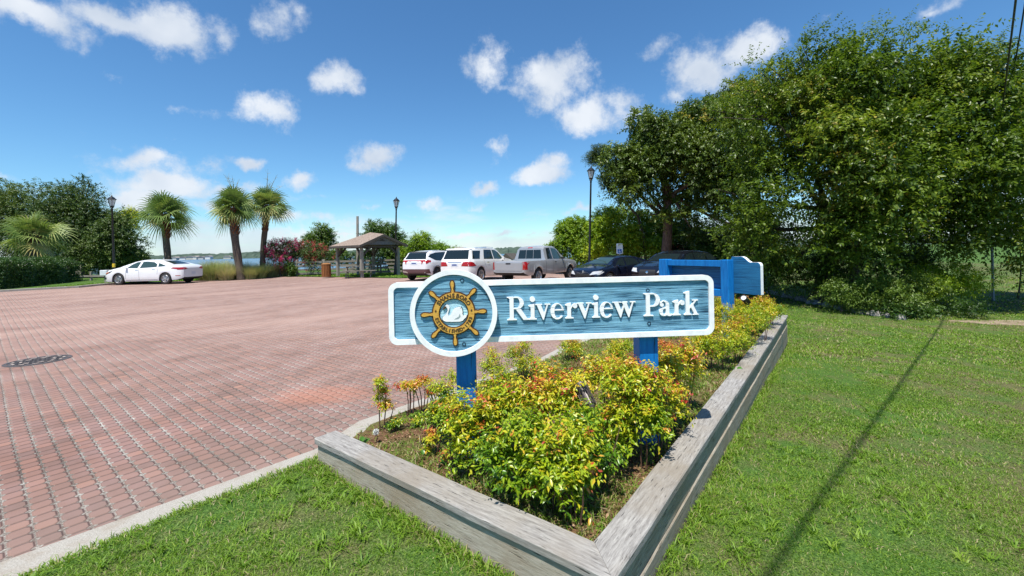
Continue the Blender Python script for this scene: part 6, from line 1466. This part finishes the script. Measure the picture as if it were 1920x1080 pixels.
# ragged edge spilling over the curb
_e = densify([(-6.4, -2.7), (-4.7, -.75), (-2.334, 2.116), (-1.95, 2.66), (-1.50, 3.22)], .02); _n = 9000; _i = rng.integers(0, len(_e), _n); _x = np.array([_e[i][0] for i in _i]); _y = np.array([_e[i][1] for i in _i])
_o = rng.normal(0, .025, _n) + .035 * (vn(_x, _y, .18, 44) - .4); _x = _x - .78 * _o + rng.normal(0, .01, _n); _y = _y + .62 * _o
grass_field('edge_grass', _x, _y, lambda a, b: .012, rng.uniform(.02, .05, _n), rng.uniform(.004, .007, _n), rng.normal(.5, .16, _n) + (rng.uniform(0, 1, _n) < .2) * .3, rng.uniform(.3, 1.7, _n))['kind'] = 'stuff'
# grass crowding the foot of the timber wall
_n = 16000; _t = rng.uniform(0, 1, _n); _f = rng.uniform(0, 1, _n) < .3; _a = np.where(_f, -np.abs(rng.normal(.02, .05, _n)), _t * 8.2); _b = np.where(_f, _t * 2.36, -np.abs(rng.normal(.02, .05, _n)))
_x = NX + _a * UX + _b * VX; _y = NY + _a * UY + _b * VY; _k = rng.uniform(0, 1, _n) < vn(_x, _y, .3, 45) * 1.1; _x, _y = _x[_k], _y[_k]; _n = len(_x)
grass_field('wall_foot_grass', _x, _y, lawn_z, rng.uniform(.02, .08, _n), rng.uniform(.004, .008, _n), rng.normal(.46, .14, _n) + (rng.uniform(0, 1, _n) < .25) * .35, rng.uniform(.3, 1.6, _n))['kind'] = 'stuff'
# crabgrass rosettes: broader, brighter blades in tufts
n = 2100; y = 1.2 + 8 * rng.uniform(0, 1, n) ** 1.3; x = y * rng.uniform(-1.3, 1.25, n); k = inpoly(x, y, LAWN) & (vn(x, y, .9, 12) > .5); x, y = x[k], y[k]
ex = [(-1.75 + rng.normal(0, .2), 3.0 + rng.normal(0, .16)) for _ in range(26)] + [(-1.25 + rng.normal(0, .12), 2.72 + rng.normal(0, .1)) for _ in range(10)]
ex = [e for e in ex if inpoly(np.array([e[0]]), np.array([e[1]]), LAWN)[0]]; x = np.concatenate([x, [e[0] for e in ex]]); y = np.concatenate([y, [e[1] for e in ex]])
q = 15; xx = np.repeat(x, q) + rng.normal(0, .012, len(x) * q); yy = np.repeat(y, q) + rng.normal(0, .012, len(x) * q); m_ = len(xx)
grass_field('crabgrass', xx, yy, lawn_z, rng.uniform(.03, .075, m_), rng.uniform(.005, .010, m_), np.repeat(rng.normal(.50, .08, len(x)), q) + rng.normal(0, .05, m_), rng.uniform(.6, 1.8, m_))['kind'] = 'stuff'
# grass and dry litter inside the bed
n = 130000; y = rng.uniform(1.9, 9.4, n) ; x = y * rng.uniform(-.45, .62, n); k = inpoly(x, y, BED); x, y = x[k], y[k]
g_ = vn(x, y, .5, 21) * .7 + vn(x, y, .15, 22) * .4; k = rng.uniform(0, 1, len(x)) < np.clip((g_ - .30) * 2.4, .15, 1) * np.where(y > 3.6, 1, .7); x, y = x[k], y[k]; m_ = len(x)
grass_field('bed_grass', x, y, soil_z, rng.uniform(.02, .07, m_), rng.uniform(.004, .008, m_) * np.clip(y / 3.5, 1, 2), np.where(rng.uniform(0, 1, m_) < .42, rng.uniform(.82, 1, m_), rng.uniform(.2, .62, m_)), rng.uniform(.3, 2.0, m_))['kind'] = 'stuff'
n = 9000; y = rng.uniform(1.9, 6, n); x = y * rng.uniform(-.48, .5, n); k = inpoly(x, y, BED); x, y = x[k], y[k]; n = len(x)
a = rng.uniform(0, 6.28, n); P = np.stack([x, y, [soil_z(a_, b_) + .006 for a_, b_ in zip(x, y)]], 1); D = np.stack([np.cos(a), np.sin(a), rng.normal(0, .15, n)], 1)
ML_LITTER = mat_leaf('leaf_litter', [(0, (.05, .025, .015)), (.5, (.20, .11, .06)), (1, (.42, .29, .18))], .9, .1, .2)
o = link('leaf_litter', leaf_mesh('leaf_litter', P, D, np.array([0, 0, 1.0]) + rng.normal(0, .4, (n, 3)), rng.uniform(.02, .05, n), rng.uniform(.006, .018, n), rng.uniform(0, 1, n), ML_LITTER)); o['kind'] = 'stuff'
# lawn fringe over the far kerb
n = 26000; t_ = rng.uniform(0, 1, n); x = rng.uniform(-26, -2, n); y = rng.uniform(23, 33, n); k = inpoly(x, y, FARL); x, y = x[k], y[k]; m_ = len(x)
grass_field('far_lawn_grass', x, y, lambda a_, b_: .03 + (.05 if a_ < -23 else 0), rng.uniform(.04, .09, m_), rng.uniform(.03, .06, m_), rng.normal(.5, .12, m_), rng.uniform(.2, 1.2, m_))['kind'] = 'stuff'
# bare earth patch on the right
mb = MB(); pts = [(13.9 + 1.35 * math.cos(a) * (1 + .18 * math.sin(3 * a)), 12.05 + .42 * math.sin(a) * (1 + .2 * math.cos(5 * a))) for a in np.linspace(0, 6.1, 28)]
sheet('bare_earth', pts, lambda a_, b_: lawn_z(a_, b_) + .006, .4, mat_noise('bare_earth', [(.09, .09, .04), (.24, .18, .12), (.36, .29, .21)], 6, .95))

# ---------------------------------------------------------------- far shore with houses
rng = np.random.default_rng(15)
M_FARWOOD = mat_noise('far_woods', [(.030, .055, .040), (.055, .085, .060), (.085, .115, .085)], .12, .95, detail=6, bstr=1, bdist=3)
def shoreline(name, x0, x1, Y, h0, h1, dep, seed):
    r = np.random.default_rng(seed); n = int((x1 - x0) / 3.5); xs = np.linspace(x0, x1, n); H = np.interp(xs, np.linspace(x0, x1, 40), r.uniform(h0, h1, 40)) + r.uniform(-1.4, 1.4, n)
    H *= np.clip((xs - x0) / 60, .05, 1) * np.clip((x1 - xs) / 60, .05, 1); vs = []; m = 6
    for i in range(n):
        for k in range(m):
            f = k / (m - 1); vs.append((xs[i] + r.uniform(-1, 1), Y + dep * f + r.uniform(-2, 2), -2.7 + (H[i] * min(1, f * 3.2 + .12 * (k > 0)) * r.uniform(.9, 1.1) if k else 0)))
    fs = [(i * m + k, (i + 1) * m + k, (i + 1) * m + k + 1, i * m + k + 1) for i in range(n - 1) for k in range(m - 1)]
    mb = MB(); mb.add(vs, fs); o = mb.build(name, M_FARWOOD); return o
for args in (('far_woods', -1500, 60, 900, 9, 13, 60, 1), ('far_woods', -250, 380, 640, 6.5, 9.5, 60, 2), ('far_woods', 250, 900, 560, 9, 13, 70, 3), ('far_woods', -3000, 1500, 1900, 12, 18, 80, 4)): shoreline(*args)['kind'] = 'stuff'
HC = [(.62, .58, .50), (.50, .48, .44), (.66, .64, .60), (.55, .50, .40)]
HM = [mat_plain('far_house_wall', c, .8) for c in HC]; HR = [mat_plain('far_house_roof', c, .8) for c in ((.22, .21, .21), (.30, .27, .24), (.16, .15, .15))]
labs = ['pale', 'sandy', 'white', 'cream']
for i, px in enumerate([318, 334, 348, 361, 371, 382, 395, 430]):
    p = at(px, 480, 885); wv_ = rng.uniform(9, 14); h = rng.uniform(3.2, 5.5); t = thing('shore_house', None, 'house', (p.x, 880, -2.6), rng.uniform(-.3, .3), 'houses on the far river bank'); t['label'] = 'tiny pale house on the far river bank'
    mb = MB(); mb.box(-wv_ / 2, wv_ / 2, -4, 4, 0, h); mb.build('wall', HM[i % 4], t)
    mb = MB(); mb.prism([(-wv_ / 2 - .6, h), (wv_ / 2 + .6, h), (wv_ * .2, h + 2.6), (-wv_ * .2, h + 2.6)], -4.6, 4.6); mb.build('roof', HR[i % 3], t)
# buildings glimpsed through the left trees
p = at(122, 484, 46); t = thing('lakeside_house', 'cream house with grey roof glimpsed between the dark oaks above the hedge', 'house', (p.x, 46, 0), .2)
mb = MB(); mb.box(-3, 3, -2, 2, 0, 3.0); mb.build('wall', mat_plain('cream_wall', (.60, .52, .40), .8), t)
mb = MB(); mb.prism([(-3.4, 3.0), (3.4, 3.0), (0, 4.3)], -2.5, 2.5); mb.build('roof', mat_plain('grey_roof', (.30, .31, .34), .7), t)
mb = MB(); mb.box(-.6, .6, -2.03, -2.0, .9, 2.1); mb.build('window', M_GLASS, t)
# riverside roof between the larger SUV and the pickup
p = at(957, 478, 40); t = thing('dock_shelter', 'small brown gabled shelter roof seen between the larger white SUV and the silver pickup', 'shelter', (p.x, 40, 0), -.5)
mb = MB(); mb.prism([(-.75, .75), (.75, .75), (0, 1.35)], -.9, .9); mb.build('roof', M_DARKW, t)
for x_ in (-.5, .5):
    for y_ in (-.6, .6): mb = MB(); mb.box(x_ - .06, x_ + .06, y_ - .06, y_ + .06, -.5, .76); mb.build('post', M_POSTW, t)
